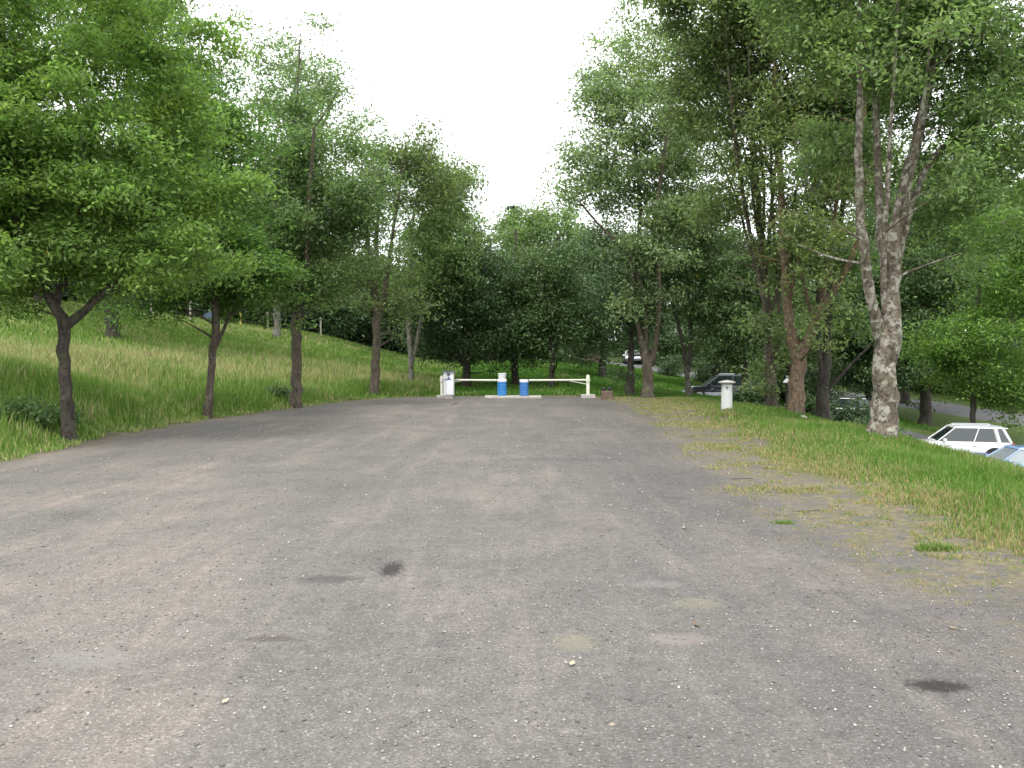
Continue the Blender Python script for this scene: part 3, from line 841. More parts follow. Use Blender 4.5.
for (px, py, Y, sd_, lf, lab, bl) in (
    (716, 386, 52, 41, 'leaf_wood', 'mid-green tree rising behind the black car', [(712, 290, 36, 40), (700, 240, 34, 32), (735, 265, 32, 34), (715, 335, 34, 14)]),
    (790, 388, 50, 42, 'leaf_mid', 'green tree filling the gap behind the right-hand clump', [(790, 300, 36, 40), (775, 350, 30, 20), (812, 330, 32, 30), (800, 268, 30, 26), (845, 290, 28, 32)]),
    (905, 400, 56, 43, 'leaf_wood', 'full tree beyond the lower road behind the mottled trunk', [(880, 220, 40, 36), (910, 180, 44, 40), (860, 170, 34, 30), (900, 260, 44, 36), (835, 280, 26, 26)]),
    (1010, 412, 52, 44, 'leaf_bright', 'tall fresh-green tree at the right edge above the maple', [(1000, 190, 50, 50), (1040, 150, 45, 50), (965, 150, 36, 36), (1010, 250, 55, 30), (990, 100, 36, 30)])):
    hero('lime_tree', (px, py), Y, [[(px, py, 9), (px, py - 50, 8), (px + 2, (py + bl[0][1]) / 2, 6), (bl[0][0], bl[0][1], 4), (bl[1][0], bl[1][1], 2)]], bl, 300, 52, .26, lf, 'bark_dark', lab, seed=sd_, spread=.6)
# --- woodland prototypes, copied
def proto(kind, leaf, bark, seed, h=14, r=4.2, n_c=210, n_l=42, ls=.36, low=.18):
    rg = np.random.default_rng(seed)
    root = empty(kind, (0, 0, 0), 'woodland tree', 'tree')
    lean = rg.normal(0, .03, 2) * h
    stems = [([(0, 0, -.5), (0, 0, 0), (lean[0] * .3, lean[1] * .3, h * .4), (lean[0], lean[1], h * .9)], [.26, .2, .14, .03])]
    for k in range(3):
        a_ = rg.uniform(0, 6.28); s0 = h * rg.uniform(.2, .4)
        stems.append(([(0, 0, s0), (math.cos(a_) * r * .4, math.sin(a_) * r * .4, s0 + h * .2), (math.cos(a_) * r * .7, math.sin(a_) * r * .7, s0 + h * .38)], [.1, .07, .02]))
    bl = []
    for k in range(9):
        z = h * rg.uniform(low + .12, .9); rr = r * (1 - abs(z / h - .5) * .9) * .55
        a_ = rg.uniform(0, 6.28); d = r * .55 * rg.uniform(.2, 1) * (1.15 - z / h)
        bl.append(((math.cos(a_) * d, math.sin(a_) * d, z), (rr, rr, rr * .75)))
    bl.append(((0, 0, h * .55), (r * .7, r * .7, h * .3)))
    cs = clumps(sample_blobs(bl, n_c // 5, rg), 6, 1.2 * r / 4.2, rg, np.array([0, 0, h * .5]))
    V, Fq = grow(stems, cs, seed)
    mesh_np('trunk', V, Fq, np.full(len(Fq), 4), M[bark], root, smooth=True)
    V, Fq = leaf_cloud(cs, int(n_l * 1.1), .62, ls * .9, rg, flat=.45, aspect=.55)
    mesh_np('crown', V, Fq, np.full(len(Fq), 4), M[leaf], root)
    return root
def conifer(seed, h=20, r=3.4):
    rg = np.random.default_rng(seed)
    root = empty('conifer_tree', (0, 0, 0), 'conifer', 'tree')
    VV, FF, nv = [], [], 0
    V, Fq = tube_np(np.array([(0, 0, -.5), (0, 0, 0), (0, 0, h * .5), (0, 0, h)], float), np.array([.3, .24, .14, .02]), 8)
    VV.append(V); FF.append(Fq); nv = len(V)
    cs = []
    z = h * .1
    while z < h * .99:
        L = r * (1 - z / h) ** .8 + .15
        for k in range(7):
            a_ = rg.uniform(0, 6.28); l = L * rg.uniform(.7, 1.1)
            tip = np.array([math.cos(a_) * l, math.sin(a_) * l, z - l * .18])
            V, Fq = tube_np(np.array([(0, 0, z), tip * [.5, .5, 1] + [0, 0, .05], tip]), np.array([.04, .025, .008]), 4)
            VV.append(V); FF.append(Fq + nv); nv += len(V)
            for s in np.linspace(.25, 1, max(2, int(l / .45))): cs.append(np.array([0, 0, z]) * (1 - s) + tip * s)
        z += h * .026
    V = np.concatenate(VV); Fq = np.concatenate(FF)
    mesh_np('trunk', V, Fq, np.full(len(Fq), 4), M['bark_dark'], root, smooth=True)
    V, Fq = leaf_cloud(np.array(cs), 16, .26, .34, rg, flat=.5, aspect=.35)
    mesh_np('crown', V, Fq, np.full(len(Fq), 4), M['leaf_conifer'], root)
    return root
MARKS = [(30, 'far left edge of the view'), (90, 'broad forked tree at left'), (160, 'first pale fence post'), (215, 'slim second row tree'), (255, 'yellow fence post'), (300, 'third row tree'),
         (345, 'last fence post'), (378, 'fourth row tree'), (412, 'pale forked birch'), (448, 'white cabinet'), (478, 'left gate arm'), (502, 'left blue barrel'), (524, 'right blue barrel'), (556, 'right gate arm'),
         (588, 'right gate post'), (610, 'brown box'), (648, 'multi-stemmed tree'), (689, 'speckled birch'), (727, 'white pillar'), (771, 'leftmost clump trunk'), (797, 'reddish clump trunk'), (824, 'rightmost clump trunk'), (855, 'gap left of the mottled trunk'), (886, 'mottled trunk'),
         (926, 'dark trunk beside it'), (972, 'white car and maple'), (1015, 'right edge of the view')]
def mark(x, y):
    px = 512 + x / y * F
    if px < 0: return 'left of the frame'
    if px > 1030: return 'beyond the right frame edge'
    return 'above the ' + min(MARKS, key=lambda m: abs(m[0] - px))[1]
KINDS = ['mid-green rounded', 'lighter green', 'dark dense', 'broad low-crowned', 'pointed', '']
protos = [proto('woodland_tree', 'leaf_wood', 'bark_dark', 31), proto('woodland_tree', 'leaf_mid', 'bark_dark', 32, r=3.8, h=13), proto('woodland_tree', 'leaf_dark', 'bark_dark', 33, r=4.6, low=.05),
          proto('woodland_tree', 'leaf_wood', 'bark_brown', 34, r=5, low=.0, h=12), conifer(35), 
          proto('understorey_shrub', 'leaf_dark', 'bark_dark', 36, h=4.2, r=2.6, n_c=130, n_l=36, ls=.26, low=-.1)]
_used = set()
def put(k, x, y, s, label, group, sz=None):
    src = protos[k]
    if k in _used:
        r_ = src.copy(); COL.objects.link(r_)
        for ch in [o for o in src.children]:
            c_ = ch.copy(); COL.objects.link(c_); c_.parent = r_
    else:
        r_ = src; _used.add(k)
    r_.location = (x, y, h1(x, y) - .05)
    r_.rotation_euler = (0, 0, random.uniform(0, 6.28))
    r_.scale = (s, s, sz or s)
    if k < 4: label = label.replace('leafy', KINDS[k]).replace('green woodland', KINDS[k] + ' woodland') if 'leafy' in label or 'green woodland' in label else KINDS[k] + ' ' + label
    if k != 4: label = label + ', ' + mark(x, y)
    tag(r_, label, 'shrub' if k == 5 else 'tree', group)
    return r_
def at(px, Y): return (px - 512) / F * Y
# left wood behind the fence and path
for i, (px, Y, s, k) in enumerate([(-60, 58, 1.0, 0), (10, 62, 1.1, 2), (70, 58, 1.0, 3), (120, 66, 1.15, 1), (165, 60, 1.05, 2), (205, 68, 1.2, 0), (232, 60, .9, 3), (262, 70, 1.05, 2), (305, 64, .8, 3), (335, 66, .78, 0), (365, 70, .72, 3), (398, 74, .8, 2), (-130, 50, 1.1, 2), (425, 70, .72, 0), (0, 80, 1.4, 1), (150, 85, 1.4, 0)]):
    put(k, at(px, Y), Y, s, 'leafy tree behind the left fence', 'woodland trees behind the left fence')
for px, Y in [(-20, 50), (20, 50), (60, 51), (100, 52), (135, 55), (168, 54), (200, 56), (228, 57), (258, 58), (290, 59), (318, 60), (346, 60), (372, 62), (395, 60), (418, 60)]:
    put(5, at(px, Y), Y, random.uniform(1.1, 1.5), 'dark bush behind the left fence', 'bushes behind the left fence')
for px, Y in [(-60, 66), (20, 68), (80, 66), (130, 68), (180, 70), (230, 72), (280, 74), (330, 76), (380, 78), (425, 80)]:
    put(5, at(px, Y), Y, random.uniform(1.5, 1.9), 'dark bush deeper in the left wood', 'bushes behind the left fence')
# wood beyond the gate
for px, Y, s, k in [(440, 80, .95, 0), (475, 88, 1.0, 1), (520, 92, 1.0, 0), (548, 84, .85, 2), (590, 98, 1.0, 1), (625, 104, 1.1, 3), (455, 72, .72, 3), (560, 74, .65, 2), (500, 76, .7, 3)]:
    put(k, at(px, Y), Y, s, 'green woodland tree behind the gate', 'woodland trees far behind the gate')
for px, Y in [(430, 62), (452, 60), (478, 64), (500, 66), (524, 66), (548, 66), (572, 70), (596, 94)]:
    put(5, at(px, Y), Y, random.uniform(.6, .9), 'dark bush behind the gate', 'bushes behind the gate')
put(4, at(514, 100), 100, 1.0, 'pointed conifer top poking above the trees behind the gate', None).scale = (1.6, 1.6, .89)
# wood beyond the road
for px, Y, s, k in [(655, 98, 1.0, 2), (690, 92, 1.0, 0), (725, 90, 1.05, 3), (760, 86, .95, 2), (795, 88, 1.0, 0), (830, 80, .95, 3), (865, 78, .95, 2), (900, 76, 1.1, 0), (935, 72, 1.15, 3), (970, 74, 1.3, 1), (1005, 70, 1.3, 0), (1045, 66, 1.3, 2), (1090, 62, 1.3, 3), (1150, 58, 1.2, 0), (745, 100, 1.05, 0), (815, 98, 1.0, 2), (640, 118, 1.2, 0), (700, 112, 1.15, 1), (770, 108, 1.1, 0), (850, 100, 1.1, 1), (930, 92, 1.3, 0), (1010, 90, 1.5, 3)]:
    put(k, at(px, Y), Y, s, 'tree beyond the lower road', 'woodland trees beyond the road')
for px, Y in [(640, 92), (670, 86), (700, 84), (730, 81), (760, 77), (790, 75), (820, 72), (850, 70), (880, 67), (910, 65), (940, 63), (970, 61), (1000, 59), (1030, 57), (1065, 55)]:
    put(5, at(px, Y), Y, random.uniform(1.0, 1.35), 'dark bush beyond the lower road', 'bushes beyond the road')
for px, Y, s in [(705, 61, .62), (735, 58, .7), (762, 55, .75), (785, 54, .7), (812, 51, .6), (672, 66, .5)]:
    put(5, at(px, Y), Y, s, 'dark bush before the lower road', 'bushes on the near side of the road')
# overhanging bushes close to the camera side of the left bank
def bush(px, py, Y, rx, rz, label, leaf='leaf_dark', n=120, seed=1, ls=.11, name='bramble_bush'):
    rg = np.random.default_rng(seed)
    x = at(px, Y); z = h1(x, Y)
    root = empty(name, (x, Y, z), label, 'bush')
    cs = sample_blobs([((0, 0, rz * .4), (rx, rx * .7, rz * .6))], n, rg); cs = cs[cs[:, 2] > .05]
    stems = [([(0, 0, -.1), (random.uniform(-.2, .2) * rx, 0, rz * .3), (random.uniform(-.5, .5) * rx, 0, rz * .6)], [.02, .015, .008]) for _ in range(4)]
    V, Fq = grow(stems, cs, seed, r_tip=.003, reach=.01)
    mesh_np('stem', V, Fq, np.full(len(Fq), 4), M['bark_dark'], root, smooth=True)
    V, Fq = leaf_cloud(cs, 60, ls * 1.4, ls, rg, flat=.8, aspect=.6)
    mesh_np('foliage', V, Fq, np.full(len(Fq), 4), M[leaf], root)
    return root
bush(15, 420, 16.2, 1.2, .5, 'bramble patch at the far left foot of the bank', seed=51, leaf='leaf_mid', ls=.08)
bush(752, 398, 29, 1.0, .8, 'dark undergrowth left of the clump, behind the white pillar', seed=54)
bush(848, 415, 27, 1.4, 1.25, 'dark undergrowth right of the clump, between it and the mottled trunk', seed=55)
bush(868, 420, 24, .9, .6, 'low weeds just left of the mottled trunk', seed=56, leaf='leaf_wood')
bush(807, 412, 26.5, .7, .9, 'ivy growth between the reddish trunk and the rightmost clump trunk', seed=58, leaf='leaf_wood')
bush(275, 395, 29.5, .6, .35, 'small dark bush left of the third trunk in the row', seed=53)

# ------------------------------------------------------------------ grass (uncountable)
def grassmat(name, stops, tip=None, trans=.3, wn=.35, straw=(.42, .41, .19), sa=.48, sb=.62, smax=.7):
    m, t, b = newmat(name)
    g = nd(t, 'ShaderNodeNewGeometry')
    c = ramp(t, g.outputs['Random Per Island'], stops)
    f = noise(t, g.outputs['Position'], wn, 5, .6)
    at_ = nd(t, 'ShaderNodeAttribute'); at_.attribute_name = 'straw'
    fac = mth(t, 'ADD', smap(t, f, sa, sb, 0, smax), at_.outputs['Fac'])
    rr = mth(t, 'LESS_THAN', g.outputs['Random Per Island'], mth(t, 'MULTIPLY', fac, .8))
    c = mix(t, rr, c, straw)
    t.links.new(c, b.inputs['Base Color']); b.inputs['Roughness'].default_value = .6
    b.inputs['Specular IOR Level'].default_value = .25
    tr = nd(t, 'ShaderNodeBsdfTranslucent'); t.links.new(c, tr.inputs['Color'])
    ms = nd(t, 'ShaderNodeMixShader'); ms.inputs[0].default_value = trans
    t.links.new(b.outputs[0], ms.inputs[1]); t.links.new(tr.outputs[0], ms.inputs[2])
    t.links.new(ms.outputs[0], t.nodes['Material Output'].inputs['Surface'])
    return m
def blades(name, pts, hgt, wid, mat, straw, seed=1, lean=.35):
    rg = np.random.default_rng(seed)
    n = len(pts)
    z = H(pts)
    base = np.column_stack([pts, z - .01])
    az = rg.uniform(0, 2 * np.pi, n)
    D = np.stack([np.cos(az), np.sin(az), np.zeros(n)], 1)
    sa = rg.uniform(0, 2 * np.pi, n)
    Sd = np.stack([np.cos(sa), np.sin(sa), np.zeros(n)], 1) * (wid / 2)[:, None]
    ln = np.abs(rg.normal(0, lean, n))
    up = np.array([0, 0, 1.0])
    mid = base + up * (hgt * .55)[:, None] + D * (ln * hgt * .3)[:, None]
    tip = base + up * (hgt * np.cos(np.minimum(ln, 1.2)))[:, None] + D * (ln * hgt)[:, None]
    V = np.stack([base - Sd, base + Sd, mid + Sd * .8, mid - Sd * .8, tip], 1).reshape(-1, 3)
    i5 = np.arange(n)[:, None] * 5
    loops = np.concatenate([i5 + np.array([0, 1, 2, 3]), i5 + np.array([3, 2, 4])], 1).ravel()
    counts = np.tile([4, 3], n)
    o = mesh_np(name, V, loops, counts, mat, attrs={'straw': np.repeat(straw, 5)})
    return o
def vnoise(p, s, seed=0):
    """cheap smooth value noise 0..1"""
    r_ = np.random.default_rng(seed); G = r_.uniform(0, 1, (256, 256))
    q = p * s + 100; i = np.floor(q).astype(int); f = q - i; f = f * f * (3 - 2 * f)
    g = lambda a_, b_: G[(i[:, 0] + a_) % 256, (i[:, 1] + b_) % 256]
    return (g(0, 0) * (1 - f[:, 0]) + g(1, 0) * f[:, 0]) * (1 - f[:, 1]) + (g(0, 1) * (1 - f[:, 0]) + g(1, 1) * f[:, 0]) * f[:, 1]
def scatter(n, x0, x1, y0, y1, power=1.6, seed=0, ref=8):
    """denser near the viewer"""
    rg = np.random.default_rng(seed)
    p = np.stack([rg.uniform(x0, x1, n * 4), rg.uniform(y0, y1, n * 4)], 1)
    d = np.hypot(p[:, 0], p[:, 1])
    keep = rg.uniform(0, 1, len(p)) < np.minimum(1, (ref / d) ** power)
    p = p[keep]
    return p[:n]
G1 = [(0, (.10, .20, .028)), (.5, (.155, .285, .045)), (.85, (.22, .34, .07)), (1, (.36, .40, .16))]
gm_meadow = grassmat('meadow_blade', G1, sa=.45, sb=.62, smax=.35)
gm_verge = grassmat('verge_blade', [(0, (.075, .155, .022)), (.5, (.11, .23, .03)), (.9, (.16, .27, .045)), (1, (.24, .26, .1))], smax=.25, straw=(.36, .31, .15))
gm_lawn = grassmat('lawn_blade', [(0, (.06, .15, .02)), (.6, (.09, .23, .03)), (1, (.14, .26, .04))], smax=.25)
def vis(p, margin=120):
    px = 512 + p[:, 0] / np.maximum(p[:, 1], .1) * F
    return (p[:, 1] > 1) & (px > -margin * 3) & (px < 1024 + margin * 3)
# meadow on the left bank
p = scatter(330000, -34, -3, 5, 60, 1.5, 11, 14)
sdv = lot_sd(p); ang = p[:, 0] / p[:, 1]
e = sdv - .25 + .5 * (vnoise(p, 1.5, 1) - .5)
ok = (e > 0) & vis(p) & (p[:, 0] < -3.2)
p, sdv, e = p[ok], sdv[ok], e[ok]
d = np.hypot(p[:, 0], p[:, 1])
nz = vnoise(p, .35, 2); nz2 = vnoise(p, 1.3, 3)
tall = sstep(sdv, .2, 1.8) * (1 - .75 * sstep(sdv, 6, 14))
hg = (.10 + .5 * tall * (.55 + .7 * nz)) * rng.uniform(.6, 1.25, len(p))
wd = .006 + d * .0011 * rng.uniform(.7, 1.3, len(p))
strw = np.clip(.75 * np.exp(-((sdv - 7.0) / 3.4) ** 2) * (.5 + nz2) + .35 * np.exp(-(sdv / .7) ** 2) + .15 * sstep(sdv, 15, 18) - .3 * np.exp(-((sdv - 2.2) / 1.5) ** 2), 0, .8)
tag(blades('meadow_grass', p, hg, wd, gm_meadow, strw, 21), 'tall seeding meadow grass covering the bank left of the lot', 'grass', kind='stuff')
# seed heads above the meadow
# verge on the right
p = scatter(380000, 2.4, 13, 3.5, 40, 1.3, 12, 9)
sdv = lot_sd(p)
b_ = band(p)
nz = vnoise(p, 1.1, 4); nzf = vnoise(p, 4.0, 5); nzb = vnoise(p, .5, 6)
dens = sstep(sdv / b_ + 1.3 * (nz - .5), .45, 1.25) 
nq = vnoise(p, 9.0, 15); dens = np.maximum(dens, sstep(nzf * .4 + nz * .25 + nq * .35, .51, .62) * sstep(sdv / b_, -.5, .3))
ok = (sdv > -.4) & vis(p) & (rng.uniform(0, 1, len(p)) < dens)
p, sdv, nz, nzb, b_ = p[ok], sdv[ok], nz[ok], nzb[ok], b_[ok]
d = np.hypot(p[:, 0], p[:, 1])
t1 = sstep(sdv / b_, .4, 1.4)
hg = (.035 + .02 * (nz > .6) + .14 * t1 * (.35 + 1.1 * nzb)) * rng.uniform(.6, 1.4, len(p))
wd = .0035 + d * .0009 * rng.uniform(.7, 1.3, len(p))
strw = np.clip(.7 * (1 - sstep(sdv / b_ + .5 * (nz - .5), .45, 1.5)) + .25 * sstep(nz, .55, .8), 0, .85)
tag(blades('verge_grass', p, hg, wd, gm_verge, strw, 22, lean=.5), 'green verge grass thinning to straw along the right side of the lot', 'grass', kind='stuff')
# grass beyond the gate and on the slope down to the car park
p = np.concatenate([scatter(150000, -10, 18, 36.5, 80, .8, 13, 40), scatter(90000, 8, 24, 8, 60, .8, 14, 25)])
sdv = lot_sd(p)
dr = poly_d(p, ROAD); dc = poly_d(p, [(17, 46.5), (22, 39), (23, 34), (23, 26), (23, 10)])
ok = (sdv > .5) & vis(p) & (dr > 3.4) & (dc > 4.4) & ~((p[:, 0] < 13) & (p[:, 1] < 36.5) & (p[:, 0] < 12.5))
p = p[ok]; d = np.hypot(p[:, 0], p[:, 1])
hg = .2 * rng.uniform(.5, 1.3, len(p)); wd = .008 + d * .001
tag(blades('lawn_grass', p, hg, wd, gm_lawn, np.zeros(len(p)), 23), 'short bright grass behind the gate and down the slope', 'grass', kind='stuff')
# single tufts on the gravel edge
def tuft(px, py, n, r, h, label, seed):
    v = P(px, py, 10); s = CAMH / (CAMH - v[2]); x, y = v[0] * s, 10 * s
    rg = np.random.default_rng(seed)
    q = np.array([x, y]) + np.clip(rg.normal(0, .7, (n, 2)), -1.3, 1.3) * [r, r * .6]
    o = blades('grass_tuft', q, h * rg.uniform(.5, 1.3, n), np.full(n, .006), gm_verge, np.full(n, .05), seed, lean=.7)
    tag(o, label, 'grass tuft', 'grass tufts growing through the gravel')
tuft(783, 524, 260, .09, .05, 'small green tuft on the gravel, farther of the two below the verge', 61)
tuft(936, 551, 700, .13, .07, 'larger bright tuft standing out on the gravel at right', 62)
tuft(905, 572, 160, .12, .03, 'thin yellowish tuft nearest the camera on the gravel at right', 63)

# loose stones on the gravel (uncountable)
def stones(n, seed):
    rg = np.random.default_rng(seed)
    p = np.stack([rg.uniform(-7.5, 4.5, n * 6), rg.uniform(2.6, 24, n * 6)], 1)
    d = p[:, 1]
    px = np.abs(p[:, 0] / d)
    dn = vnoise(p, .8, 8) * .7 + .3 * sstep(p[:, 0], 0, 3)
    k = (px < .72) & (rg.uniform(0, 1, len(p)) < (3.2 / d) ** 1.3 * (.35 + dn)) & (lot_sd(p) < .5)
    p = p[k][:n]; n = len(p)
    sz = (.0022 + .0075 * rg.uniform(0, 1, n) ** 3.5) * (1 + .05 * p[:, 1])
    oct_ = np.array([(1, 0, 0), (-.1, 1, 0), (-1, .1, 0), (.1, -1, 0), (0, 0, .7), (0, 0, -.5)], float)
    a_ = rg.uniform(0, 6.28, n); ca, sa = np.cos(a_), np.sin(a_)
    O = oct_[None] * rg.uniform(.6, 1.3, (n, 6, 1)) * sz[:, None, None]
    X = O[..., 0] * ca[:, None] - O[..., 1] * sa[:, None]; Yy = O[..., 0] * sa[:, None] + O[..., 1] * ca[:, None]
    V = np.stack([X + p[:, 0:1], Yy + p[:, 1:2], O[..., 2] + .008 + sz[:, None] * .1], -1).reshape(-1, 3)
    f = np.array([(0, 1, 4), (1, 2, 4), (2, 3, 4), (3, 0, 4), (1, 0, 5), (2, 1, 5), (3, 2, 5), (0, 3, 5)])
    Fq = (np.arange(n)[:, None, None] * 6 + f[None]).reshape(-1, 3)
    m, t, b = newmat('stone')
    g = nd(t, 'ShaderNodeNewGeometry')
    c = ramp(t, g.outputs['Random Per Island'], [(0, (.10, .095, .09)), (.45, (.2, .18, .165)), (.8, (.3, .28, .26)), (.97, (.42, .4, .37)), (1, (.62, .6, .56))])
    t.links.new(c, b.inputs['Base Color']); b.inputs['Roughness'].default_value = .9
    return mesh_np('loose_gravel', V, Fq, np.full(len(Fq), 3), m)
tag(stones(26000, 71), 'loose small stones scattered over the lot', 'gravel', kind='stuff')
# dead leaves and twigs, scattered
rg = np.random.default_rng(81)
q = np.stack([rg.uniform(-6, 4, 260), rg.uniform(3.2, 26, 260)], 1)
q = q[lot_sd(q) < .3]
V, Fq = leaf_cloud(np.column_stack([q, np.full(len(q), .018)]), 1, .0, .055, rg, aspect=.5, droop=0)
V[:, 2] = np.clip((V[:, 2] - .018) * .3 + .02, .009, .05)
lmt, t, b = newmat('dead_leaf')
g = nd(t, 'ShaderNodeNewGeometry')
t.links.new(ramp(t, g.outputs['Random Per Island'], [(0, (.09, .05, .03)), (.5, (.2, .14, .08)), (1, (.42, .38, .28))]), b.inputs['Base Color'])
tag(mesh_np('fallen_leaves', V, Fq, np.full(len(Fq), 4), lmt), 'dry fallen leaves scattered across the lot', 'fallen leaves', kind='stuff')

# ------------------------------------------------------------------ gate
gy = 35.5
def gpos(px, Y=gy): return at(px, Y) 
slab = MB().box((at(513, gy), gy, .05), (2.5, 1.0, .11)).build('concrete_slab', M['concrete'], None, bevel=.02)
tag(slab, 'low pale concrete slab under the two blue barrels', 'slab')
def gate(xp, xe, label, ztop, foot):
    root = empty('barrier_gate', (xp, gy, 0), label, 'gate', 'white swing arms closing the lot')
    post = MB().lathe([(.075, -.1), (.075, ztop), (.05, ztop + .03)], n=16).build('post', M['cream_paint'], root, smooth=True)
    MB().box((0, 0, .06), foot).build('footing', M['concrete'], root, bevel=.02)
    L = xe - xp
    s = 1 if L > 0 else -1
    arm = MB().tube([(s * .06, 0, .80), (L, 0, .79)], .042, 12).build('arm', M['cream_paint'], root, smooth=True)
    MB().lathe([(.1, .72), (.1, .88)], n=16).build('hinge', M['cream_paint'], root, smooth=True)
    MB().tube([(s * .07, 0, .62), (s * .9, 0, .77)], .018, 8).build('brace', M['cream_paint'], root, smooth=True)
    return root
gate(gpos(442), gpos(497), 'white horizontal barrier arm on the left, beside the white cabinet', .96, (.45, .4, .14))
gate(gpos(588), gpos(529), 'white horizontal barrier arm on the right, ending at a slim white post', 1.0, (.62, .5, .2))
def barrel(px, r, h, label, mat, rim):
    root = empty('plastic_barrel', (gpos(px), gy - .05, .105), label, 'barrel', 'blue barrels holding the gate arms')
    prof = [(r * .92, 0), (r, .03)]
    for k in range(5):
        z = h * (k + .5) / 5
        prof += [(r, z - .03), (r * 1.04, z - .012), (r * 1.04, z + .012), (r, z + .03)]
    prof += [(r, h - .03), (r * .95, h)]
    MB().lathe(prof, n=28).build('body', M[mat], root, smooth=True)
    MB().lathe([(r * 1.02, h - .02), (r * 1.05, h + .01), (r * 1.05, h + rim - .02), (r * .98, h + rim)], n=28).build('lid', M['white_plastic'], root, smooth=True)
    return root
barrel(502, .20, .64, 'left blue barrel topped by a white tub', 'blue_plastic', .10)
barrel(524, .19, .62, 'right blue barrel with a plain white lid', 'blue_deep', .10)
tub = MB().lathe([(.15, 0), (.165, .02), (.17, .2), (.185, .21), (.185, .25), (.16, .255)], (gpos(502), gy - .05, .852), n=24).build('plastic_tub', M['white_plastic'], smooth=True)
tag(tub, 'short white tub standing on the left blue barrel', 'tub')
# cabinet beside the left post
root = empty('cabinet', (gpos(449.5), gy - .35, 0), 'tall white metal cabinet with a dark round mark near the top', 'cabinet')
MB().box((0, 0, .66), (.46, .34, 1.04)).build('body', M['white_paint'], root, bevel=.012)
MB().box((0, 0, 1.195), (.62, .48, .03)).build('cap', M['cladding'], root, bevel=.006)
MB().box((0, 0, .06), (.36, .26, .18)).build('plinth', M['concrete'], root)
MB().box((.06, -.172, .62), (.26, .012, .84)).build('painted_lit_face', M['white_plastic'], root, bevel=.004)  # brighter white panel paints the lit lower right of the cabinet front
MB().lathe([(.075, -.19), (.078, -.178)], (0.0, 0, 1.06), n=20, axis='y').build('round_mark', M['cladding'], root)
MB().box((-.04, -.182, .84), (.30, .008, .05)).box((0, -.182, .90), (.10, .008, .12)).build('pictogram', M['cladding_blue'], root)
MB().box((-.235, -.03, .55), (.05, .12, .62)).build('side_box', M['black'], root)

# white pillar with flat cap
px_ = at(727, 24); zz = h1(px_, 24)
root = empty('pillar', (px_, 24, zz), 'white round pillar with a flat overhanging cap on the right verge', 'pillar')
MB().lathe([(.175, -.1), (.17, .02), (.165, .4), (.155, .8)], n=28).build('shaft', M['white_paint'], root, smooth=True)
MB().lathe([(.155, .80), (.18, .83), (.25, .855), (.26, .865), (.26, .88), (.18, .91), (.05, .935)], n=28).build('cap', plain('cap_grey', (.42, .42, .4), .7, var=.15), root, smooth=True)
MB().box((-.04, -.168, .72), (.04, .02, .05)).build('keyhole_plate', M['black'], root)
def rock(px, py, Y, r, label):
    import bmesh
    bm = bmesh.new(); bmesh.ops.create_icosphere(bm, subdivisions=2, radius=r)
    for v in bm.verts: v.co *= 1 + random.uniform(-.15, .15); v.co.z *= .6
    me = bpy.data.meshes.new('rock'); bm.to_mesh(me); bm.free(); me.materials.append(M['concrete'])
    o = bpy.data.objects.new('rock', me); x = at(px, Y); o.location = (x, Y, h1(x, Y) + r * .3); link(o); tag(o, label, 'rock')
rock(740, 415, 23.7, .1, 'pale stone in the grass just right of the white pillar')
rock(803, 418, 23.2, .16, 'pale brown stone at the foot of the reddish forked trunk')
# brown box with two dark tops
x = at(607, 34); root = empty('planter_box', (x, 34, h1(x, 34)), 'small brown box with two dark lumps on top, right of the gate', 'box')
bb = MB()
for k in range(4): bb.box((0, 0, .05 + k * .095), (.46, .34, .088))
bb.build('box_body', M['brown_wood'], root, bevel=.008)
for s in (-1, 1):
    MB().lathe([(.05, .385), (.085, .42), (.09, .47), (.05, .53)], (s * .13, 0, 0), n=14).build('dark_top', M['black'], root, smooth=True)
# small lamp in the clump
x = at(787, 24.6); root = empty('garden_lamp', (x, 24.6, h1(x, 24.6)), 'short black post lamp with white glass head between the clump trunks', 'lamp')
MB().lathe([(.05, -.1), (.05, .03), (.026, .06), (.022, 1.02), (.03, 1.05)], n=12).build('post', M['black'], root, smooth=True)
MB().lathe([(.11, 1.045), (.12, 1.06), (.05, 1.16)], n=16).build('glass_head', M['white_plastic'], root, smooth=True)
MB().lathe([(.05, 1.16), (.02, 1.2), (.035, 1.235), (.01, 1.27)], n=12).build('finial', M['silver'], root, smooth=True)
def marker(px, Y, h, label, mat='cream_paint', r=.06):
    x = at(px, Y)
    o = MB().lathe([(r, -.1), (r, h - .03), (r * .7, h)], n=12).build('marker_post', M[mat], smooth=True)
    o.location = (x, Y, h1(x, Y)); tag(o, label, 'post')
marker(751, 31, .42, 'short pale post behind the white pillar')
marker(697, 66, .9, 'pale roadside post by the speckled birch')

# left fence
FP = [(-20, 41.5), (60, 44.5), (152, 48.0), (191, 49.8), (241, 52.0), (268, 53.2), (321, 55.4)]
def fence_post(px, Y, h, mat, label, r=.06):
    x = at(px, Y)
    o = MB().lathe([(r, -.3), (r, h - .03), (r * .6, h)], n=10).build('fence_post', M[mat], smooth=True)
    o.location = (x, Y, h1(x, Y)); tag(o, label, 'fence post', 'posts of the wire fence on the left crest')
    return Vector((x, Y, o.location.z))
labs = ['grey fence post at the far left end of the crest', 'grey fence post behind the broad left tree', 'pale fence post right of the broad left tree', 'pale fence post left of the second row tree',
        'yellow fence post between the second and third row trees', 'weathered fence post left of the third row tree', 'last pale fence post right of the third row tree']
tops = [fence_post(px, Y + .3, 1.35, ['post_wood', 'post_wood', 'post_wood', 'post_pale', 'yellow_paint', 'post_wood', 'post_pale'][i], labs[i]) for i, (px, Y) in enumerate(FP)]
wm = MB()
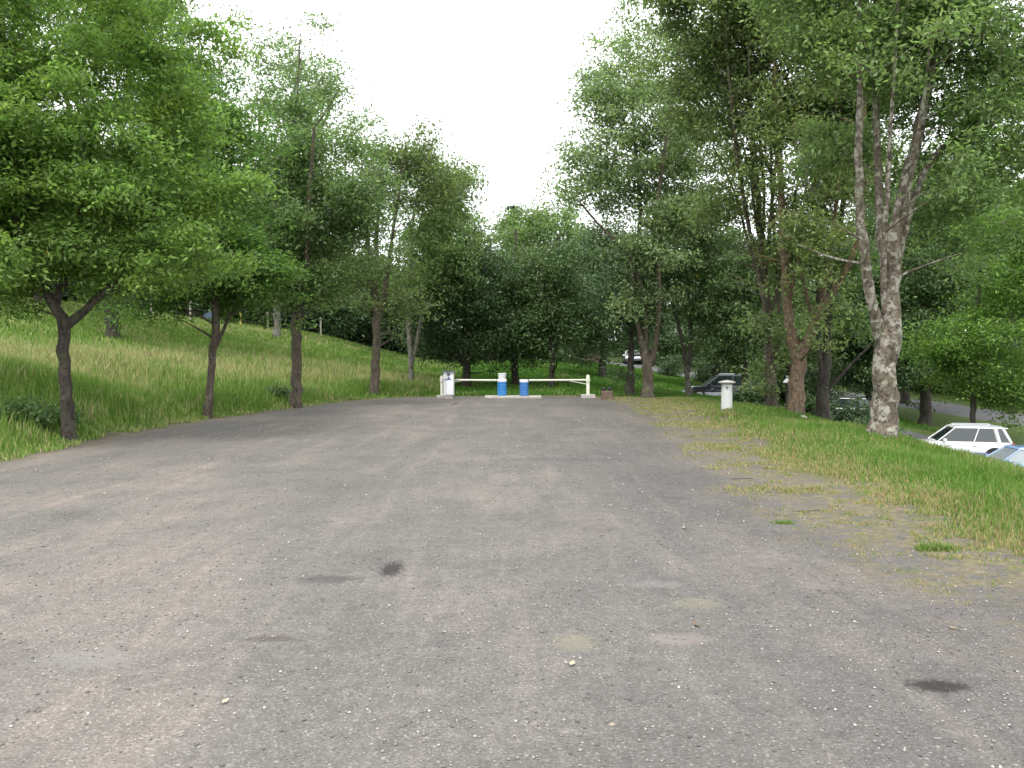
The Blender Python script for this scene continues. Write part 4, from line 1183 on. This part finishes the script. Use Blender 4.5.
for zz in (.5, .85, 1.2):
    pts = []
    for a_, b2 in zip(tops[:-1], tops[1:]):
        pts.append(a_ + Vector((0, 0, zz))); pts.append((a_ + b2) / 2 + Vector((0, 0, zz - .03)))
    pts.append(tops[-1] + Vector((0, 0, zz)))
    wm.tube([tuple(v) for v in pts], .008, 5)
tag(wm.build('fence_wire', M['wire'], smooth=True), 'thin wires strung between the posts on the left crest', 'wire')
x = at(209, 54); t_ = MB().box((0, 0, .3), (.7, .6, .5), taper=.7).build('tarp_bundle', M['tarp'], bevel=.12)
t_.location = (x, 54, h1(x, 54)); tag(t_, 'blue-grey covered bundle behind the fence', 'bundle')
# reddish wall
x = at(588, 82); o = MB()
for k in range(3): o.box((0, 0, .2 + k * .42), (3.0 - k * .04, .5, .4))
o = o.build('stone_wall', M['red_stone'], bevel=.05); o.location = (x, 82, h1(x, 82)); tag(o, 'low reddish-brown wall far behind the right gate arm', 'wall')

# ------------------------------------------------------------------ cars
def car(x, y, z, yaw, paint, label, clad='cladding', glass='glass_dark', L=4.2, W=1.75, Ht=1.65, suv=True, group=None, kind='parked_car'):
    root = empty(kind, (x, y, z), label, 'car', group, yaw)   # local +X is the front
    hw = W / 2; l2 = L / 2
    zb = .32; belt = Ht * .60; hood = Ht * (.56 if suv else .52)
    st = [(-l2, zb + .1, belt - .12, hw * .86), (-l2 + .12, zb, belt - .02, hw * .96), (-l2 + .6, zb, belt, hw), (-.3, zb, belt, hw), (l2 * .42, zb, belt - .02, hw), (l2 - .55, zb, hood, hw * .97), (l2 - .15, zb, hood - .1, hw * .9), (l2, zb + .06, hood - .25, hw * .78)]
    vs, fs = [], []
    for (sx, b0, t0, h) in st:
        half = [(0, b0), (h * .9, b0), (h, b0 + .16), (h * 1.01, (b0 + t0) / 2 + .03), (h * .985, t0 - .1), (h * .93, t0 - .01), (h * .6, t0 + .025), (0, t0 + .035)]
        ring = half + [(-a_, b2) for a_, b2 in half[-2:0:-1]]
        vs += [(sx, a_, b2) for a_, b2 in ring]
    n = len(ring)
    for j in range(len(st) - 1):
        for k in range(n): fs.append((j * n + k, j * n + (k + 1) % n, (j + 1) * n + (k + 1) % n, (j + 1) * n + k))
    fs.append(tuple(range(n))); fs.append(tuple((len(st) - 1) * n + k for k in range(n)))
    MB().add(vs, fs).build('body', M[paint], root, smooth=True)
    # glasshouse
    xb0, xb1 = -l2 + (.16 if suv else .45), l2 * .42
    xt0, xt1 = -l2 + (.45 if suv else .95), l2 * .42 - .75
    zr = Ht - .07
    wb, wt = hw * .93, hw * .76
    B = [(xb0, -wb, belt), (xb1, -wb * .97, belt - .02), (xb1, wb * .97, belt - .02), (xb0, wb, belt)]
    Tt = [(xt0, -wt, zr), (xt1, -wt * .97, zr), (xt1, wt * .97, zr), (xt0, wt, zr)]
    def panel(name, q, m, shrink=.0):
        c = sum((Vector(v) for v in q), Vector()) / 4
        MB().add([c + (Vector(v) - c) * (1 - shrink) for v in q], [(0, 1, 2, 3)]).build(name, M[m], root)
    MB().add(B + Tt, [(0, 1, 5, 4), (1, 2, 6, 5), (2, 3, 7, 6), (3, 0, 4, 7), (4, 5, 6, 7)]).build('window', M[glass], root)
    # roof, pillars
    rf = MB()
    rv, rfz = [], []
    for (fx, fy, dz) in ((1.0, 1.02, -.03), (.99, 1.0, .02), (.9, .85, .065)):
        cx = (xt0 + xt1) / 2; hx = (xt1 - xt0) / 2 + .06
        rv += [(cx - hx * fx, -wt * fy, zr + dz), (cx + hx * fx, -wt * fy, zr + dz), (cx + hx * fx, wt * fy, zr + dz), (cx - hx * fx, wt * fy, zr + dz)]
    for j in range(2):
        for k in range(4): rfz.append((j * 4 + k, j * 4 + (k + 1) % 4, j * 4 + 4 + (k + 1) % 4, j * 4 + 4 + k))
    rfz += [(0, 1, 2, 3), (8, 9, 10, 11)]
    rf.add(rv, rfz).build('roof', M[paint], root, bevel=.02)
    for s in (-1, 1):
        pm = MB(); pm.tube([(xb1 + .02, s * wb * .985, belt - .02), (xb0, s * wb * .985, belt - .02)], .02, 6); pm.tube([(xb1 + .02, s * wb * .975, belt - .03), (xt1 + .02, s * wt * .98, zr)], .022, 6)
        pm.tube([(xb0, s * wb * 1.0, belt - .02), (xt0, s * wt, zr)], .06 if suv else .03, 6)
        for fr, rr in ((.5, .022), (.16, .085 if suv else .03)):
            pm.tube([(xb0 + (xb1 - xb0) * fr, s * wb * .995, belt - .02), (xt0 + (xt1 - xt0) * fr, s * wt * .995, zr)], rr, 6)
        pm.build('side_frame', M[paint], root, smooth=True)
    if suv:
        for s in (-1, 1):
            MB().tube([(xt0 + .1, s * wt * .9, zr + .06), (xt0 + .2, s * wt * .9, zr + .09), (xt1 - .2, s * wt * .9, zr + .09), (xt1 - .1, s * wt * .9, zr + .05)], .022, 6).build('roof_rail', M['silver'], root, smooth=True)
        MB().box((xt0 - .1, 0, zr - .01), (.26, wt * 1.8, .04)).build('spoiler', M[paint], root, bevel=.012)
    # cladding
    for s in (-1, 1):
        MB().box((-.05, s * hw * 1.0, zb + .12), (L * .55, .05, .2)).build('side_skirt', M[clad], root, bevel=.015)
        MB().box((l2 * .42 - .25, s * (hw + .1), belt + .06), (.14, .2, .14)).build('mirror', M[paint], root, bevel=.04)
        for k in (0, 1): MB().box((.45 - k * 1.0, s * (hw * .985 + .01), belt - .18), (.16, .03, .03)).build('handle', M[clad], root, bevel=.008)
        MB().box((l2 - .2, s * hw * .68, hood - .2), (.26, .36, .15)).build('headlight', M['lamp_lens'], root, bevel=.05)
        MB().box((-l2 + .06, s * hw * .8, belt - .2), (.12, .22, .34)).build('tail_light', M['tail_red'], root, bevel=.03)
        for xx in (-l2 + .78, l2 - .82):
            MB().lathe([(.40, -.015), (.40, .015)], (xx, s * hw * 1.0, .37), n=24, axis='y').build('wheel_arch', M['black'], root)
            wh = MB().lathe([(.24, -.1), (.32, -.1), (.335, -.07), (.335, .07), (.32, .1), (.24, .1)], (0, 0, 0), n=28, axis='y').build('wheel', M['rubber'], root, smooth=True)
            wh.location = (xx, s * (hw - .06), .335)
            MB().lathe([(.05, .0), (.21, .012), (.225, .03), (.22, .04), (.06, .05)], (0, s * .08 - .02, 0), n=20, axis='y').build('rim', M['silver'], wh, smooth=True)
    MB().box((l2 - .02, 0, zb + .16), (.16, W * .84, .26)).build('bumper', M[clad], root, bevel=.05)
    MB().box((-l2 + .02, 0, zb + .16), (.16, W * .86, .26)).build('bumper', M[clad], root, bevel=.05)
    MB().box((l2 + .0, 0, hood - .27), (.05, W * .42, .12)).build('grille', M['black'], root, bevel=.015)
    return root
def place_car(px, Y, *a_, **k):
    x = at(px, Y); return car(x, Y, h1(x, Y) + .08, *a_, **k)
place_car(956, 35.0, R(165), 'car_white', 'white estate car with roof rails parked in the lower car park', clad='cladding_blue', L=4.2)
place_car(1018, 30.5, R(170), 'car_blue', 'light blue car cut off by the right frame edge in front of the white one', suv=False, Ht=1.42, glass='glass_painted_sky')
place_car(719, 44.5, R(172), 'car_dark', 'black car half hidden behind the white pillar', clad='silver', L=3.9, Ht=1.5)
place_car(843, 45, R(180 - 20), 'car_grey', 'dark grey car glimpsed behind the rightmost clump trunk', suv=False, Ht=1.42)
place_car(632, 88, R(-94), 'car_white', 'white car on the far road behind the multi-stemmed tree', suv=False, Ht=1.5)

# ------------------------------------------------------------------ last: leave world defaults
S.render.resolution_x = 1024; S.render.resolution_y = 768
